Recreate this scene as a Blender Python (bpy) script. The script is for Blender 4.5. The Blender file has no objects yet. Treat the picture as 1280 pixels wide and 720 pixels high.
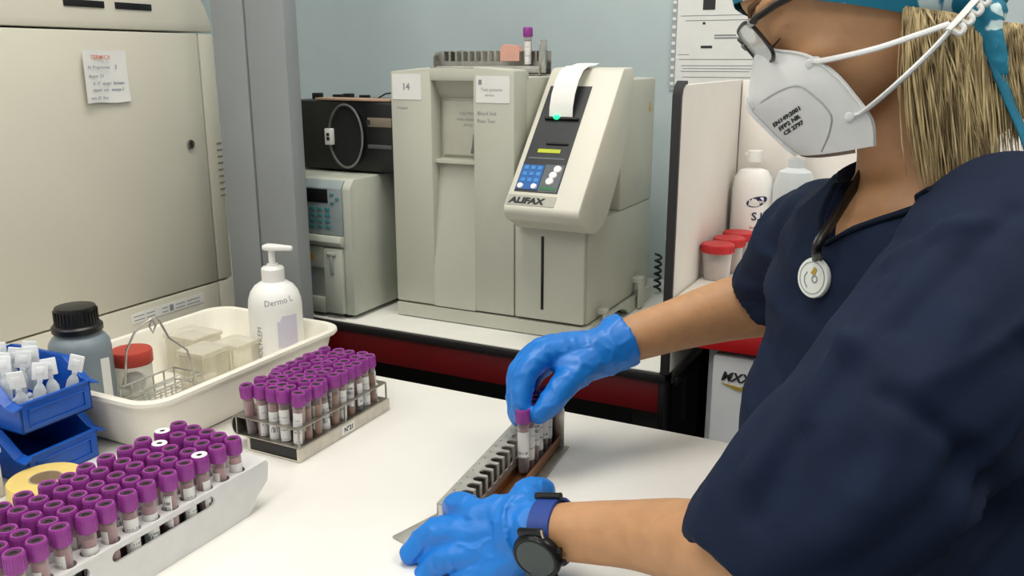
import bpy, bmesh, math, random
from mathutils import Vector, Matrix, Euler

# ------------------------------------------------------------------ camera, light, exposure
S = bpy.context.scene
COL = S.collection
cam_data = bpy.data.cameras.new('camera'); cam = bpy.data.objects.new('camera', cam_data); COL.objects.link(cam)
cam_data.sensor_width = 36.0; cam_data.lens = 30.9375; cam_data.clip_start = 0.02
cam.location = (0.0, 0.0, 1.20)
cam.rotation_euler = (math.radians(90 - 14.574), 0, math.radians(26.9))
S.camera = cam
S.view_settings.view_transform = 'Standard'; S.view_settings.look = 'None'
S.view_settings.gamma = 1.0; S.view_settings.use_curve_mapping = False
S.view_settings.exposure = 0.0
S.cycles.max_bounces = 8; S.cycles.transparent_max_bounces = 24; S.cycles.sample_clamp_indirect = 4.0
S.cycles.caustics_reflective = False; S.cycles.caustics_refractive = False

world = bpy.data.worlds.new('world'); S.world = world; world.use_nodes = True
bg = world.node_tree.nodes['Background']; bg.inputs[0].default_value = (0.93, 0.97, 1.0, 1); bg.inputs[1].default_value = 0.42

def area(name, loc, rot, sx, sy, power, color):
    l = bpy.data.lights.new(name, 'AREA'); l.shape = 'RECTANGLE'; l.size = sx; l.size_y = sy; l.energy = power; l.color = color
    o = bpy.data.objects.new(name, l); o.location = loc; o.rotation_euler = rot; COL.objects.link(o); return o
LAMPS = [(-0.62, 0.80, 13.0, (1.0, 0.965, 0.91)), (-0.35, -1.1, 9.0, (1.0, 0.97, 0.92)), (0.85, 0.75, 12.0, (1.0, 0.93, 0.82)), (-1.5, -0.6, 7.0, (0.97, 0.98, 1.0))]
for i, (x, y, p, c) in enumerate(LAMPS):
    area('ceiling_light_lamp', (x, y, 2.545), (0, 0, 0), 0.56, 1.16, p, c)

# ------------------------------------------------------------------ helpers
rng = random.Random(11)
def lin(h):
    h = h.lstrip('#'); out = []
    for i in (0, 2, 4):
        c = int(h[i:i+2], 16) / 255.0
        out.append(c / 12.92 if c <= 0.04045 else ((c + 0.055) / 1.055) ** 2.4)
    return tuple(out)
MATS = {}
def M(name, hx, rough=0.5, metal=0.0, noise=0.05, scale=30.0, bump=0.0, bscale=200.0, alpha=1.0, trans=0.0, emit=0.0, sheen=0.0, coat=0.0, spec=0.5, hx2=None, sss=0.0):
    m = bpy.data.materials.new(name); m.use_nodes = True; nt = m.node_tree; N = nt.nodes; L = nt.links
    b = N['Principled BSDF']; c = lin(hx)
    tc = N.new('ShaderNodeTexCoord'); nz = N.new('ShaderNodeTexNoise'); nz.inputs['Scale'].default_value = scale; nz.inputs['Detail'].default_value = 4
    L.new(tc.outputs['Object'], nz.inputs['Vector'])
    rp = N.new('ShaderNodeValToRGB'); rp.color_ramp.elements[0].position = 0.35; rp.color_ramp.elements[1].position = 0.65
    c2 = lin(hx2) if hx2 else c
    rp.color_ramp.elements[0].color = tuple(max(0, v * (1 - noise)) for v in c) + (1,)
    rp.color_ramp.elements[1].color = tuple(min(1, v * (1 + noise)) for v in c2) + (1,)
    L.new(nz.outputs['Fac'], rp.inputs['Fac']); L.new(rp.outputs['Color'], b.inputs['Base Color'])
    b.inputs['Roughness'].default_value = rough; b.inputs['Metallic'].default_value = metal
    b.inputs['Alpha'].default_value = alpha; b.inputs['Transmission Weight'].default_value = trans
    b.inputs['Sheen Weight'].default_value = sheen; b.inputs['Coat Weight'].default_value = coat; b.inputs['Specular IOR Level'].default_value = spec
    if sss: b.inputs['Subsurface Weight'].default_value = sss; b.inputs['Subsurface Radius'].default_value = (0.01, 0.004, 0.002); 
    if emit:
        b.inputs['Emission Color'].default_value = c + (1,); b.inputs['Emission Strength'].default_value = emit
    if bump:
        n2 = N.new('ShaderNodeTexNoise'); n2.inputs['Scale'].default_value = bscale; n2.inputs['Detail'].default_value = 3
        L.new(tc.outputs['Object'], n2.inputs['Vector']); bp = N.new('ShaderNodeBump'); bp.inputs['Strength'].default_value = bump; bp.inputs['Distance'].default_value = 0.002
        L.new(n2.outputs['Fac'], bp.inputs['Height']); L.new(bp.outputs['Normal'], b.inputs['Normal'])
    MATS[name] = m; return m
def clear_mat(name, hx, fac=0.25, rough=0.08):
    """thin clear plastic or glass: light passes straight through, with a little tint and gloss"""
    m = bpy.data.materials.new(name); m.use_nodes = True; nt = m.node_tree; N = nt.nodes; L = nt.links
    b = N['Principled BSDF']; b.inputs['Base Color'].default_value = lin(hx) + (1,); b.inputs['Roughness'].default_value = rough
    t = N.new('ShaderNodeBsdfTransparent'); t.inputs[0].default_value = tuple(0.5 + 0.5 * v for v in lin(hx)) + (1,)
    mx = N.new('ShaderNodeMixShader'); lw = N.new('ShaderNodeLayerWeight'); lw.inputs['Blend'].default_value = 0.35
    mp = N.new('ShaderNodeMapRange'); mp.inputs['To Min'].default_value = fac; mp.inputs['To Max'].default_value = min(1, fac + 0.55)
    nz = N.new('ShaderNodeTexNoise'); nz.inputs['Scale'].default_value = 60
    ad = N.new('ShaderNodeMath'); ad.operation = 'MULTIPLY_ADD'; ad.inputs[1].default_value = 0.12; L.new(nz.outputs['Fac'], ad.inputs[0]); L.new(lw.outputs['Facing'], ad.inputs[2])
    L.new(ad.outputs[0], mp.inputs['Value']); L.new(mp.outputs['Result'], mx.inputs['Fac'])
    L.new(t.outputs[0], mx.inputs[1]); L.new(b.outputs[0], mx.inputs[2]); L.new(mx.outputs[0], N['Material Output'].inputs['Surface'])
    MATS[name] = m; return m

class MB:
    """collects shapes into one mesh with several materials"""
    def __init__(s): s.v = []; s.f = []; s.m = []
    def add(s, verts, faces, mat=0, mx=None):
        o = len(s.v)
        s.v += [tuple(mx @ Vector(v)) if mx is not None else tuple(v) for v in verts]
        s.f += [tuple(i + o for i in f) for f in faces]; s.m += [mat] * len(faces); return s
    def bm(s, b, mat=0, mx=None):
        b.verts.index_update(); s.add([v.co.copy() for v in b.verts], [[v.index for v in f.verts] for f in b.faces], mat, mx); b.free(); return s
    def box(s, x0, x1, y0, y1, z0, z1, bev=0.0, mat=0, mx=None, seg=2):
        b = bmesh.new(); bmesh.ops.create_cube(b, size=1.0)
        for v in b.verts: v.co = Vector((x0 + (v.co.x + .5) * (x1 - x0), y0 + (v.co.y + .5) * (y1 - y0), z0 + (v.co.z + .5) * (z1 - z0)))
        if bev: bmesh.ops.bevel(b, geom=b.edges[:], offset=bev, segments=seg, affect='EDGES', profile=0.5)
        return s.bm(b, mat, mx)
    def prism(s, poly, axis, a0, a1, bev=0.0, mat=0, mx=None, seg=2):
        """poly: 2-D outline in the two axes left over, in order (y,z) for x, (x,z) for y, (x,y) for z"""
        def P(p, a): return {'x': (a, p[0], p[1]), 'y': (p[0], a, p[1]), 'z': (p[0], p[1], a)}[axis]
        b = bmesh.new(); lo = [b.verts.new(P(p, a0)) for p in poly]; hi = [b.verts.new(P(p, a1)) for p in poly]; n = len(poly)
        b.faces.new(lo); b.faces.new(hi[::-1])
        for i in range(n): b.faces.new((lo[i], hi[i], hi[(i + 1) % n], lo[(i + 1) % n]))
        bmesh.ops.recalc_face_normals(b, faces=b.faces[:])
        if bev: bmesh.ops.bevel(b, geom=b.edges[:], offset=bev, segments=seg, affect='EDGES', profile=0.5, clamp_overlap=True)
        return s.bm(b, mat, mx)
    def lathe(s, prof, n=24, mat=0, mx=None, at=(0, 0, 0), cap=True, sx=1.0, sy=1.0):
        vs = []; fs = []; k = len(prof)
        for r, z in prof:
            for i in range(n):
                a = 2 * math.pi * i / n; vs.append((at[0] + r * sx * math.cos(a), at[1] + r * sy * math.sin(a), at[2] + z))
        for j in range(k - 1):
            for i in range(n): fs.append((j * n + i, j * n + (i + 1) % n, (j + 1) * n + (i + 1) % n, (j + 1) * n + i))
        if cap: fs.append(tuple(range(n))[::-1]); fs.append(tuple((k - 1) * n + i for i in range(n)))
        return s.add(vs, fs, mat, mx)
    def tube(s, pts, r, n=8, mat=0, closed=False, mx=None, cap=True, flat=1.0, up=None):
        pts = [Vector(p) for p in pts]; k = len(pts); rs = r if isinstance(r, (list, tuple)) else [r] * k
        vs = []; fs = []; prev = None
        for j in range(k):
            if closed: t = pts[(j + 1) % k] - pts[j - 1]
            else: t = pts[min(j + 1, k - 1)] - pts[max(j - 1, 0)]
            t.normalize()
            ref = Vector(up) if up else (prev if prev is not None else (Vector((0, 0, 1)) if abs(t.z) < 0.9 else Vector((1, 0, 0))))
            x = ref - t * ref.dot(t); x.normalize(); y = t.cross(x)
            prev = x
            for i in range(n):
                a = 2 * math.pi * i / n; vs.append(tuple(pts[j] + x * (rs[j] * flat * math.cos(a)) + y * (rs[j] * math.sin(a))))
        kk = k if closed else k - 1
        for j in range(kk):
            j2 = (j + 1) % k
            for i in range(n): fs.append((j * n + i, j * n + (i + 1) % n, j2 * n + (i + 1) % n, j2 * n + i))
        if cap and not closed: fs.append(tuple(range(n))[::-1]); fs.append(tuple((k - 1) * n + i for i in range(n)))
        return s.add(vs, fs, mat, mx)
    def cyl(s, p0, p1, r, n=16, mat=0, mx=None): return s.tube([p0, p1], r, n, mat, mx=mx)
    def ball(s, c, r, mat=0, sc=(1, 1, 1), seg=16, mx=None):
        b = bmesh.new(); bmesh.ops.create_uvsphere(b, u_segments=seg, v_segments=max(6, seg // 2), radius=r)
        for v in b.verts: v.co = Vector((c[0] + v.co.x * sc[0], c[1] + v.co.y * sc[1], c[2] + v.co.z * sc[2]))
        return s.bm(b, mat, mx)
    def plate(s, o, u, v, w, h, d=0.0006, mat=0):
        """thin card standing on corner o, along unit directions u and v, d thick outward"""
        u = Vector(u).normalized(); v = Vector(v).normalized(); n = u.cross(v).normalized(); o = Vector(o)
        q = [o, o + u * w, o + u * w + v * h, o + v * h]; q2 = [p + n * d for p in q]
        return s.add([tuple(p) for p in q + q2], [(3, 2, 1, 0), (4, 5, 6, 7), (0, 1, 5, 4), (1, 2, 6, 5), (2, 3, 7, 6), (3, 0, 4, 7)], mat)
    def text(s, txt, o, u, v, size, mat=0, shear=0.0, lift=0.0008, bold=0.0, align='LEFT', ext=0.0, squash=1.0):
        cu = bpy.data.curves.new('t', 'FONT'); cu.body = txt; cu.size = size; cu.shear = shear; cu.offset = bold; cu.align_x = align; cu.resolution_u = 2; cu.extrude = ext
        ob = bpy.data.objects.new('t', cu); me = bpy.data.meshes.new_from_object(ob)
        u = Vector(u).normalized(); v = Vector(v).normalized(); n = u.cross(v).normalized(); o = Vector(o)
        s.add([tuple(o + u * p.co.x * squash + v * p.co.y + n * (lift + p.co.z)) for p in me.vertices], [tuple(f.vertices) for f in me.polygons], mat)
        bpy.data.objects.remove(ob); bpy.data.curves.remove(cu); bpy.data.meshes.remove(me); return s
    def mesh(s, name, mats, org=(0, 0, 0), sharp=35):
        me = bpy.data.meshes.new(name); O = Vector(org)
        me.from_pydata([tuple(Vector(v) - O) for v in s.v], [], s.f); me.update()
        for m in mats: me.materials.append(m)
        me.polygons.foreach_set('material_index', s.m)
        me.polygons.foreach_set('use_smooth', [True] * len(me.polygons)); me.update()
        try: me.set_sharp_from_angle(angle=math.radians(sharp))
        except Exception: pass
        return me
    def build(s, name, mats, parent=None, org=None, sharp=35, label=None):
        if not isinstance(mats, (list, tuple)): mats = [mats]
        if org is None: org = tuple(parent['_o']) if parent is not None and '_o' in parent else (0, 0, 0)
        o = bpy.data.objects.new(name, s.mesh(name, mats, org, sharp)); COL.objects.link(o)
        if parent is not None:
            o.parent = parent
            if '_o' in parent: o['_o'] = tuple(parent['_o'])
        else: o.location = org
        if label: o['label'] = label
        return o
def tag(o, label, cat, group=None, kind=None):
    o['label'] = label; o['category'] = cat
    if group: o['group'] = group
    if kind: o['kind'] = kind
    return o
def thing(name, label, cat, loc=(0, 0, 0), group=None, rot=(0, 0, 0)):
    o = bpy.data.objects.new(name, None); COL.objects.link(o); o.location = loc; o.rotation_euler = rot; o.empty_display_size = 0.03
    o['_o'] = tuple(loc) if rot == (0, 0, 0) else (0.0, 0.0, 0.0); return tag(o, label, cat, group)
def dup(root, loc, rot, label, group=None):
    r = root.copy(); COL.objects.link(r); r.location = loc; r.rotation_euler = rot; r['label'] = label
    if group: r['group'] = group
    for ch in root.children:
        c = ch.copy(); COL.objects.link(c); c.parent = r
        for g in ch.children:
            d = g.copy(); COL.objects.link(d); d.parent = c
    return r
def struct(name, mb, mats): o = mb.build(name, mats); o['kind'] = 'structure'; return o
ORD = ['', 'first', 'second', 'third', 'fourth', 'fifth', 'sixth', 'seventh', 'eighth', 'ninth', 'tenth', 'eleventh', 'twelfth', 'thirteenth', 'fourteenth', 'fifteenth']

# ------------------------------------------------------------------ materials
wall_m = M('wall_paint', '#bccace', 0.7, noise=0.03, scale=6, bump=0.08)
gray_m = M('gray_partition', '#8e9396', 0.55, noise=0.05, scale=5, bump=0.05)
floor_m = M('floor_vinyl', '#6d6c68', 0.4, noise=0.1, scale=12)
ceil_m = M('ceiling_tile', '#e9e8e3', 0.8, noise=0.03, scale=60)
table_m = M('white_laminate', '#f0eee9', 0.35, noise=0.02, scale=9, spec=0.4)
bench_m = M('bench_laminate', '#dcdcd6', 0.4, noise=0.03, scale=9)
white_m = M('white_panel', '#ebe6e0', 0.45, noise=0.02, scale=8)
cream_m = M('cream_enamel', '#dcd8c9', 0.45, noise=0.03, scale=4, bump=0.04)
creamdark_m = M('cream_seam', '#8d8878', 0.6)
case_m = M('instrument_case', '#bebfb2', 0.42, noise=0.03, scale=6, bump=0.04)
case2_m = M('instrument_case_light', '#d2d0c3', 0.42, noise=0.03, scale=6)
casedk_m = M('instrument_seam', '#5f6058', 0.6)
grayan_m = M('analyzer_gray', '#b4b8ac', 0.45, noise=0.03)
grayp_m = M('analyzer_panel_gray', '#8f9a9c', 0.45, noise=0.03)
black_m = M('black_plastic', '#0e0e10', 0.35, noise=0.15)
dark_m = M('shade_and_dark_parts', '#1b1a1a', 0.6, noise=0.15)  # near-black for painted shade below the benches, also for real dark parts
trim_m = M('black_rubber_edge', '#161415', 0.5)
red_m = M('red_laminate', '#680a10', 0.35, noise=0.06)
redlid_m = M('red_plastic', '#c5262b', 0.4, noise=0.05)
redlid2_m = M('faded_red_plastic', '#b84033', 0.45, noise=0.05)
steel_m = M('brushed_steel', '#c8c5bf', 0.28, 1.0, noise=0.12, scale=80)
steeld_m = M('dull_steel', '#a8a49a', 0.38, 0.9, noise=0.15, scale=60)
alu_m = M('aluminium_plate', '#bcbab3', 0.45, 0.6, noise=0.1, scale=90)
brownrefl_m = M('channel_brown_reflection', '#a2714a', 0.3, 0.7, noise=0.25, scale=30)  # brown reflection on the steel channel, put into its base colour
paper_m = M('paper', '#e9e9e6', 0.8, noise=0.02)
print_m = M('gray_print', '#8f9296', 0.8)
ink_m = M('dark_print', '#2c2d30', 0.7)
redink_m = M('red_ink', '#d8836f', 0.8)
blueink_m = M('faded_blue_ink', '#8b93a6', 0.8)
whitep_m = M('white_plastic', '#efefec', 0.35, noise=0.02)
rackw_m = M('white_rack_plastic', '#dcdcdc', 0.45, noise=0.03, scale=40)
tray_m = M('ivory_tray_plastic', '#ece9dd', 0.4, noise=0.03, scale=12)
blue_m = M('blue_bin_plastic', '#0d53b4', 0.38, noise=0.05)
bottle_m = M('grey_bottle_plastic', '#7d8a93', 0.4, noise=0.08, scale=20)
cap_m = M('purple_cap', '#983d97', 0.42, noise=0.07, scale=150)
caprub_m = M('dark_stopper', '#3a2733', 0.7)
capwhite_m = M('white_sticker', '#eee9ee', 0.6)
blood_m = M('dried_blood_film', '#8e5458', 0.4, noise=0.25, scale=120)
bloodd_m = M('dark_blood', '#2b0d0e', 0.35, noise=0.2)
pink_m = M('pink_serum', '#b98a84', 0.35, noise=0.2, scale=90)
yellow_m = M('yellow_tape', '#e6cb79', 0.5, noise=0.05)
card_m = M('cardboard_core', '#b7a38a', 0.8)
gold_m = M('gold_print', '#b39a3c', 0.5)
warn_m = M('warning_yellow', '#c9a23a', 0.6)
lcd_m = M('green_lcd', '#a9b32a', 0.4, emit=0.25)
led_m = M('green_led', '#22e08a', 0.3, emit=1.6)
keyblue_m = M('blue_keypad', '#1d5fa8', 0.45)
panel_m = M('console_panel', '#2a2d31', 0.4)
panelg_m = M('console_panel_gray', '#595f66', 0.45)
teal_m = M('teal_print', '#3d7f82', 0.6)
glass_m = clear_mat('tube_glass', '#e8dede', 0.12)
clear_m = clear_mat('clear_plastic', '#e8ebe8', 0.28)
clear2_m = clear_mat('cloudy_plastic', '#dfe6ea', 0.55, 0.3)
sleeve_m = clear_mat('plastic_sleeve', '#dbe2e4', 0.35)
lamp_m = M('lamp_diffuser', '#fff8ec', 0.5, emit=3.0)

# ------------------------------------------------------------------ the room
mb = MB(); mb.box(-2.6, 2.2, -2.2, 1.86, -0.1, 0.0); struct('floor', mb, floor_m)
mb = MB(); mb.box(-2.6, 2.2, -2.2, 1.86, 2.6, 2.7); struct('ceiling', mb, ceil_m)
mb = MB(); mb.box(-2.6, 2.2, 1.76, 1.86, 0, 2.6); struct('wall_back', mb, wall_m)
mb = MB(); mb.box(-2.6, -2.5, -2.2, 1.76, 0, 2.6); struct('wall_left', mb, wall_m)
mb = MB(); mb.box(2.1, 2.2, -2.2, 1.76, 0, 2.6); struct('wall_right', mb, wall_m)
# grey upright partition between the tall analyzer and the bench, with a shallow joint
mb = MB()
mb.box(-1.131, -1.062, 1.130, 1.165, 0, 2.6, 0.002); mb.box(-1.061, -0.979, 1.132, 1.165, 0, 2.6, 0.004); struct('wall_partition', mb, gray_m)
# pale door with its frame on the back wall far right
mb = MB(); mb.box(0.16, 0.24, 1.735, 1.76, 0, 2.1, 0.003); mb.box(1.06, 1.14, 1.735, 1.76, 0, 2.1, 0.003); mb.box(0.24, 1.06, 1.735, 1.76, 2.02, 2.1, 0.003); mb.box(0.24, 1.06, 1.745, 1.76, 0, 2.02)
struct('door_1', mb, M('door_paint', '#c9c5c2', 0.5))
for i, (x, y, p, c) in enumerate(LAMPS):
    where = ['over the white work table', 'over the open aisle before the table', 'over the raised white side bench', 'over the tall cream cabinet'][i]
    t = thing('ceiling_light', 'flat white ceiling light panel ' + where, 'light', (x, y, 2.56), 'ceiling light panels')
    mb = MB(); mb.box(x - .31, x + .31, y - .61, y - .58, 2.55, 2.6); mb.box(x - .31, x + .31, y + .58, y + .61, 2.55, 2.6); mb.box(x - .31, x - .28, y - .58, y + .58, 2.55, 2.6); mb.box(x + .28, x + .31, y - .58, y + .58, 2.55, 2.6); mb.build('frame', whitep_m, t)
    mb = MB(); mb.box(x - .28, x + .28, y - .58, y + .58, 2.57, 2.58); mb.build('diffuser', lamp_m, t)

# ------------------------------------------------------------------ work table
t = thing('work_table', 'white laminate work table holding tube racks', 'table', (-0.7, 0.3, 0))
mb = MB(); mb.box(-1.19, -0.150, -0.6, 1.0, 0.72, 0.75, 0.003); mb.build('table_top', table_m, t)
for x in (-1.15, -0.20):
    for y in (-0.55, 0.93):
        mb = MB(); mb.box(x, x + .04, y, y + .04, 0, 0.72, 0.002); mb.build('leg', alu_m, t)

# ------------------------------------------------------------------ back bench
t = thing('lab_bench', 'long lab bench with white top and dark red front strip along the back wall', 'bench', (-1.2, 1.45, 0))
mb = MB(); mb.box(-1.9, -0.352, 1.202, 1.755, 0.722, 0.75, 0.003); mb.build('worktop', bench_m, t)
mb = MB(); mb.box(-1.185, -0.352, 1.191, 1.201, 0.736, 0.7485, 0.001); mb.build('edge_strip', trim_m, t, label='thin black edging under the white top')
mb = MB(); mb.box(-1.185, -0.362, 1.198, 1.212, 0.685, 0.735, 0.001); mb.build('front_rail', red_m, t, label='dark red front strip')
mb = MB(); mb.box(-0.362, -0.352, 1.193, 1.23, 0.65, 0.752, 0.002); mb.box(-0.346, -0.338, 1.21, 1.36, 0.728, 0.742, 0.001); mb.box(-0.343, -0.336, 1.25, 1.262, 0.66, 0.73); mb.build('corner_post', black_m, t, label='black corner post and bracket')
mb = MB(); mb.box(-1.9, -0.36, 1.42, 1.44, 0.0, 0.72); mb.build('back_panel', dark_m, t)  # dark board put in for the shadow under the bench
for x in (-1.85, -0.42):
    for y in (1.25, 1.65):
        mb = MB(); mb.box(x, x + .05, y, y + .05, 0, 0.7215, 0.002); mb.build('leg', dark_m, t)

# divider
t = thing('bench_divider', 'white upright divider panel with black front edge beside the blood analyzer', 'divider', (-0.352, 1.37, 0.752))
mb = MB(); mb.prism([(1.192, .7525), (1.56, .7525), (1.56, 1.166), (1.206, 1.166), (1.196, 1.160), (1.192, 1.150)], 'x', -0.357, -0.3465, 0.0005); mb.build('panel', white_m, t)
mb = MB(); pts = [(1.186, .7525), (1.186, 1.152), (1.1915, 1.1645), (1.205, 1.1715), (1.215, 1.1715), (1.215, 1.1665), (1.206, 1.1665), (1.196, 1.161), (1.192, 1.150), (1.192, .7525)]
mb.prism(pts, 'x', -0.358, -0.3455); mb.build('edge_trim', trim_m, t, label='black front edge trim')

# right bench
t = thing('side_bench', 'raised white bench with red front strip right of the divider', 'bench', (0.3, 1.4, 0))
mb = MB(); mb.box(-0.345, 1.3, 1.2, 1.56, 0.845, 0.868, 0.003); mb.build('worktop', white_m, t)
mb = MB(); mb.box(-0.345, 1.3, 1.198, 1.215, 0.797, 0.8445, 0.001); mb.build('front_rail', M('bright_red_laminate', '#b5161d', 0.35), t, label='red front strip')
mb = MB(); mb.box(-0.345, 1.3, 1.545, 1.56, 0.869, 1.166, 0.002); mb.build('back_panel', white_m, t)
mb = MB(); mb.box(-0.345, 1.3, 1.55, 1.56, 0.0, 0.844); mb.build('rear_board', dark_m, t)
for x in (0.55, 1.25):
    mb = MB(); mb.box(x, x + .04, 1.23, 1.27, 0, 0.797, 0.002); mb.build('leg', alu_m, t)

# small fridge
t = thing('mini_fridge', 'small white under-bench appliance with black and gold logo', 'fridge', (-0.05, 1.4, 0))
mb = MB(); mb.box(-0.300, 0.2, 1.235, 1.53, 0.02, 0.792, 0.004); mb.build('body', M('fridge_side', '#a9abae', 0.45), t, label='grey cabinet edge')
mb = MB(); mb.box(-0.287, 0.197, 1.205, 1.234, 0.05, 0.788, 0.006); d = mb.build('door', M('fridge_white', '#cfd2d6', 0.4, noise=0.01), t)
mb = MB(); mb.text('MXX', (-0.273, 1.2045, 0.752), (1, 0, 0), (0, 0, 1), 0.019, 0, 0.3, 0.0005, 0.0006)
mb.prism([(-.272, .748), (-.245, .7445), (-.228, .752), (-.2235, .745), (-.229, .738), (-.250, .7395)], 'y', 1.2038, 1.2048, mat=1); mb.build('logo', [ink_m, gold_m], d)
for x in (-0.27, 0.15):
    for y in (1.26, 1.48):
        mb = MB(); mb.box(x, x + .03, y, y + .03, 0, 0.02); mb.build('foot', black_m, t)

# ------------------------------------------------------------------ tall cream analyzer cabinet on the left
t = thing('analyzer_cabinet', 'tall cream floor-standing analyzer cabinet with handwritten note and round lock', 'cabinet', (-1.6, 0.7, 0))
mb = MB()
prof = [(-0.2, 0.02), (1.2, 0.02), (1.2, 1.236), (-0.2, 1.236)]
mb.prism(prof, 'x', -2.1, -1.2115, 0.004); mb.build('body', cream_m, t)
mb = MB(); mb.box(-1.212, -1.2, -0.2, 1.1635, 0.8035, 1.2425, 0.0025); d = mb.build('door', cream_m, t)
l = MB(); l.tube([(-1.2, 1.125, 1.057), (-1.196, 1.125, 1.057)], 0.0075, 16); l.box(-1.1962, -1.1955, 1.1242, 1.1262, 1.052, 1.062, 0, 1); l.build('lock', [steel_m, black_m], d, label='small round metal lock')
mb = MB(); mb.box(-1.212, -1.2, 1.1665, 1.2, 0.8035, 1.2425, 0.003); v = mb.build('side_panel', cream_m, t)
for i in range(9):
    s_ = MB(); z = 1.053 - i * 0.0118; s_.box(-1.2003, -1.1992, 1.187, 1.1995, z - .0016, z + .0016, 0.0004); s_.build('vent_slot', creamdark_m, v)
mb = MB(); mb.box(-1.212, -1.2, -0.2, 1.1635, 0.03, 0.8005, 0.0025); mb.build('lower_panel', cream_m, t)
mb = MB(); mb.box(-1.212, -1.2, 1.1665, 1.2, 0.03, 0.8005, 0.003); mb.build('lower_panel', cream_m, t)
mb = MB(); top = [(-0.2, 1.2455), (1.2, 1.2455), (1.197, 1.262), (1.188, 1.285), (1.172, 1.31), (1.15, 1.335), (1.10, 1.36), (1.0, 1.375), (-0.2, 1.375)]
mb.prism(top, 'x', -2.1, -1.2, 0.003); h = mb.build('top_cover', cream_m, t)
for a in (0.985, 1.075):
    s_ = MB(); s_.box(-1.2004, -1.1985, a - .075, a - .005, 1.276, 1.286, 0.0004); s_.build('vent_slot', black_m, h, label='dark vent slot')
# handwritten note
t = thing('handwritten_note', 'small square white note with red heading taped on the cream cabinet door', 'note', (-1.1985, 0.968, 1.172))
mb = MB(); vs = []; fs = []
for i in range(7):
    for j in range(7):
        u = i / 6; w = j / 6; vs.append((-1.1985 + 0.006 * (1 - u) ** 2 + 0.003 * (1 - w) ** 3 * abs(u - .2), 0.926 + 0.083 * u, 1.1345 + 0.079 * w + 0.001 * math.sin(u * 7)))
for i in range(6):
    for j in range(6): a = i * 7 + j; fs.append((a, a + 7, a + 8, a + 1))
n0 = len(vs); vs += [(x - 0.0004, y, z) for x, y, z in vs]; fs += [tuple(k + n0 for k in f[::-1]) for f in fs]
mb.add(vs, fs, 0); note = mb.build('sheet', paper_m, t)
mb = MB(); r2 = random.Random(3)
for k, (y, z, txt, sz, mt) in enumerate([(.940, 1.200, 'TERMICA', .0088, 0), (.933, 1.186, 'N. Programma:', .0066, 1), (.985, 1.186, '2', .008, 1), (.933, 1.173, 'Acqua  DI', .0066, 1), (.940, 1.162, 'h. 17  spegni', .0066, 1), (.979, 1.162, 'fermato', .0066, 1), (.938, 1.152, 'riparti  ora', .0066, 1), (.974, 1.152, 'stampa 2', .0066, 1), (.933, 1.140, 'ore 20  fine', .0066, 1)]):
    u = (y - .926) / .083; mb.text(txt, (-1.1985 + 0.006 * (1 - u) ** 2, y, z), (-0.03, 1, 0), (0, 0, 1), sz, mt, 0.15, 0.0010, 0.0001)
mb.build('lettering', [redink_m, blueink_m], note)
# printed strip low on the cabinet
t = thing('printed_strip', 'narrow white printed strip stuck low on the cream cabinet behind the tray', 'label', (-1.199, 1.0, 0.795))
mb = MB(); mb.plate((-1.1998, 0.965, 0.772), (0, 1, 0), (0, 0, 1), 0.16, 0.017, 0.0005, 0)
for k, (a, b) in enumerate([(.94, .962), (.966, .984), (1.0, 1.012), (1.03, 1.05), (1.055, 1.085)]):
    for q in range(2): mb.box(-1.1992, -1.1990, a + .03, b + .03, .776 + q * .0065, .7775 + q * .0065, 0, 1)
mb.box(-1.1992, -1.1990, 1.046, 1.054, .775, .786, 0, 1); mb.build('sheet', [paper_m, print_m], t)

# ------------------------------------------------------------------ grey keypad analyzer
t = thing('keypad_analyzer', 'narrow grey analyzer with black display and green keypad under the black stereo', 'analyzer', (-1.02, 1.4, 0.75))
mb = MB(); mb.prism([(1.214, .757), (1.70, .757), (1.70, 1.0), (1.226, 1.0), (1.214, .985)], 'x', -1.13, -0.928, 0.004); mb.build('body', grayan_m, t)
mb = MB(); mb.prism([(1.2135, .9015), (1.2135, .984), (1.224, .9965), (1.219, .9965), (1.2085, .984), (1.2085, .9015)], 'x', -1.125, -0.944, 0.001); p = mb.build('control_panel', grayp_m, t)
d_ = MB(); d_.box(-1.10, -0.972, 1.2065, 1.2088, .958, .982, 0.0006); d_.build('display', black_m, p, label='black display window')
k_ = MB()
for r in range(4):
    for c in range(3): k_.box(-1.012 + c * .0165, -1.002 + c * .0165, 1.2065, 1.2088, .9435 - r * .0105, .950 - r * .0105, 0.0004)
for r in range(3): k_.box(-.966 + (r % 2) * .011, -.959 + (r % 2) * .011, 1.2065, 1.2088, .971 - r * .0075, .9755 - r * .0075, 0.0004)
k_.build('keypad', teal_m, p, label='small green keys')
mb = MB(); mb.prism([(1.214, .880), (1.206, .882), (1.200, .890), (1.203, .900), (1.214, .901)], 'x', -1.125, -0.944, 0.001); mb.build('front_ledge', grayan_m, t)
mb = MB(); mb.box(-1.125, -0.988, 1.2085, 1.214, .84, .879, .001); mb.prism([(-1.066, .8605), (-1.054, .8605), (-1.060, .8705)], 'y', 1.2078, 1.2084, mat=1); mb.prism([(-1.0635 + .043, .855), (-1.0495 + .043, .855), (-1.0565 + .043, .867)], 'y', 1.2078, 1.2084, mat=1); mb.build('label_plate', [grayan_m, warn_m], t)
mb = MB(); mb.lathe([(.036, 0), (.036, .048)], 24, 0, at=(-1.032, 1.232, .787), sy=.6); mb.build('sample_chamber', grayp_m, t)
mb = MB(); mb.box(-1.125, -0.988, 1.206, 1.216, .757, .786, .003); mb.build('lower_tray', grayan_m, t)
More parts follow.
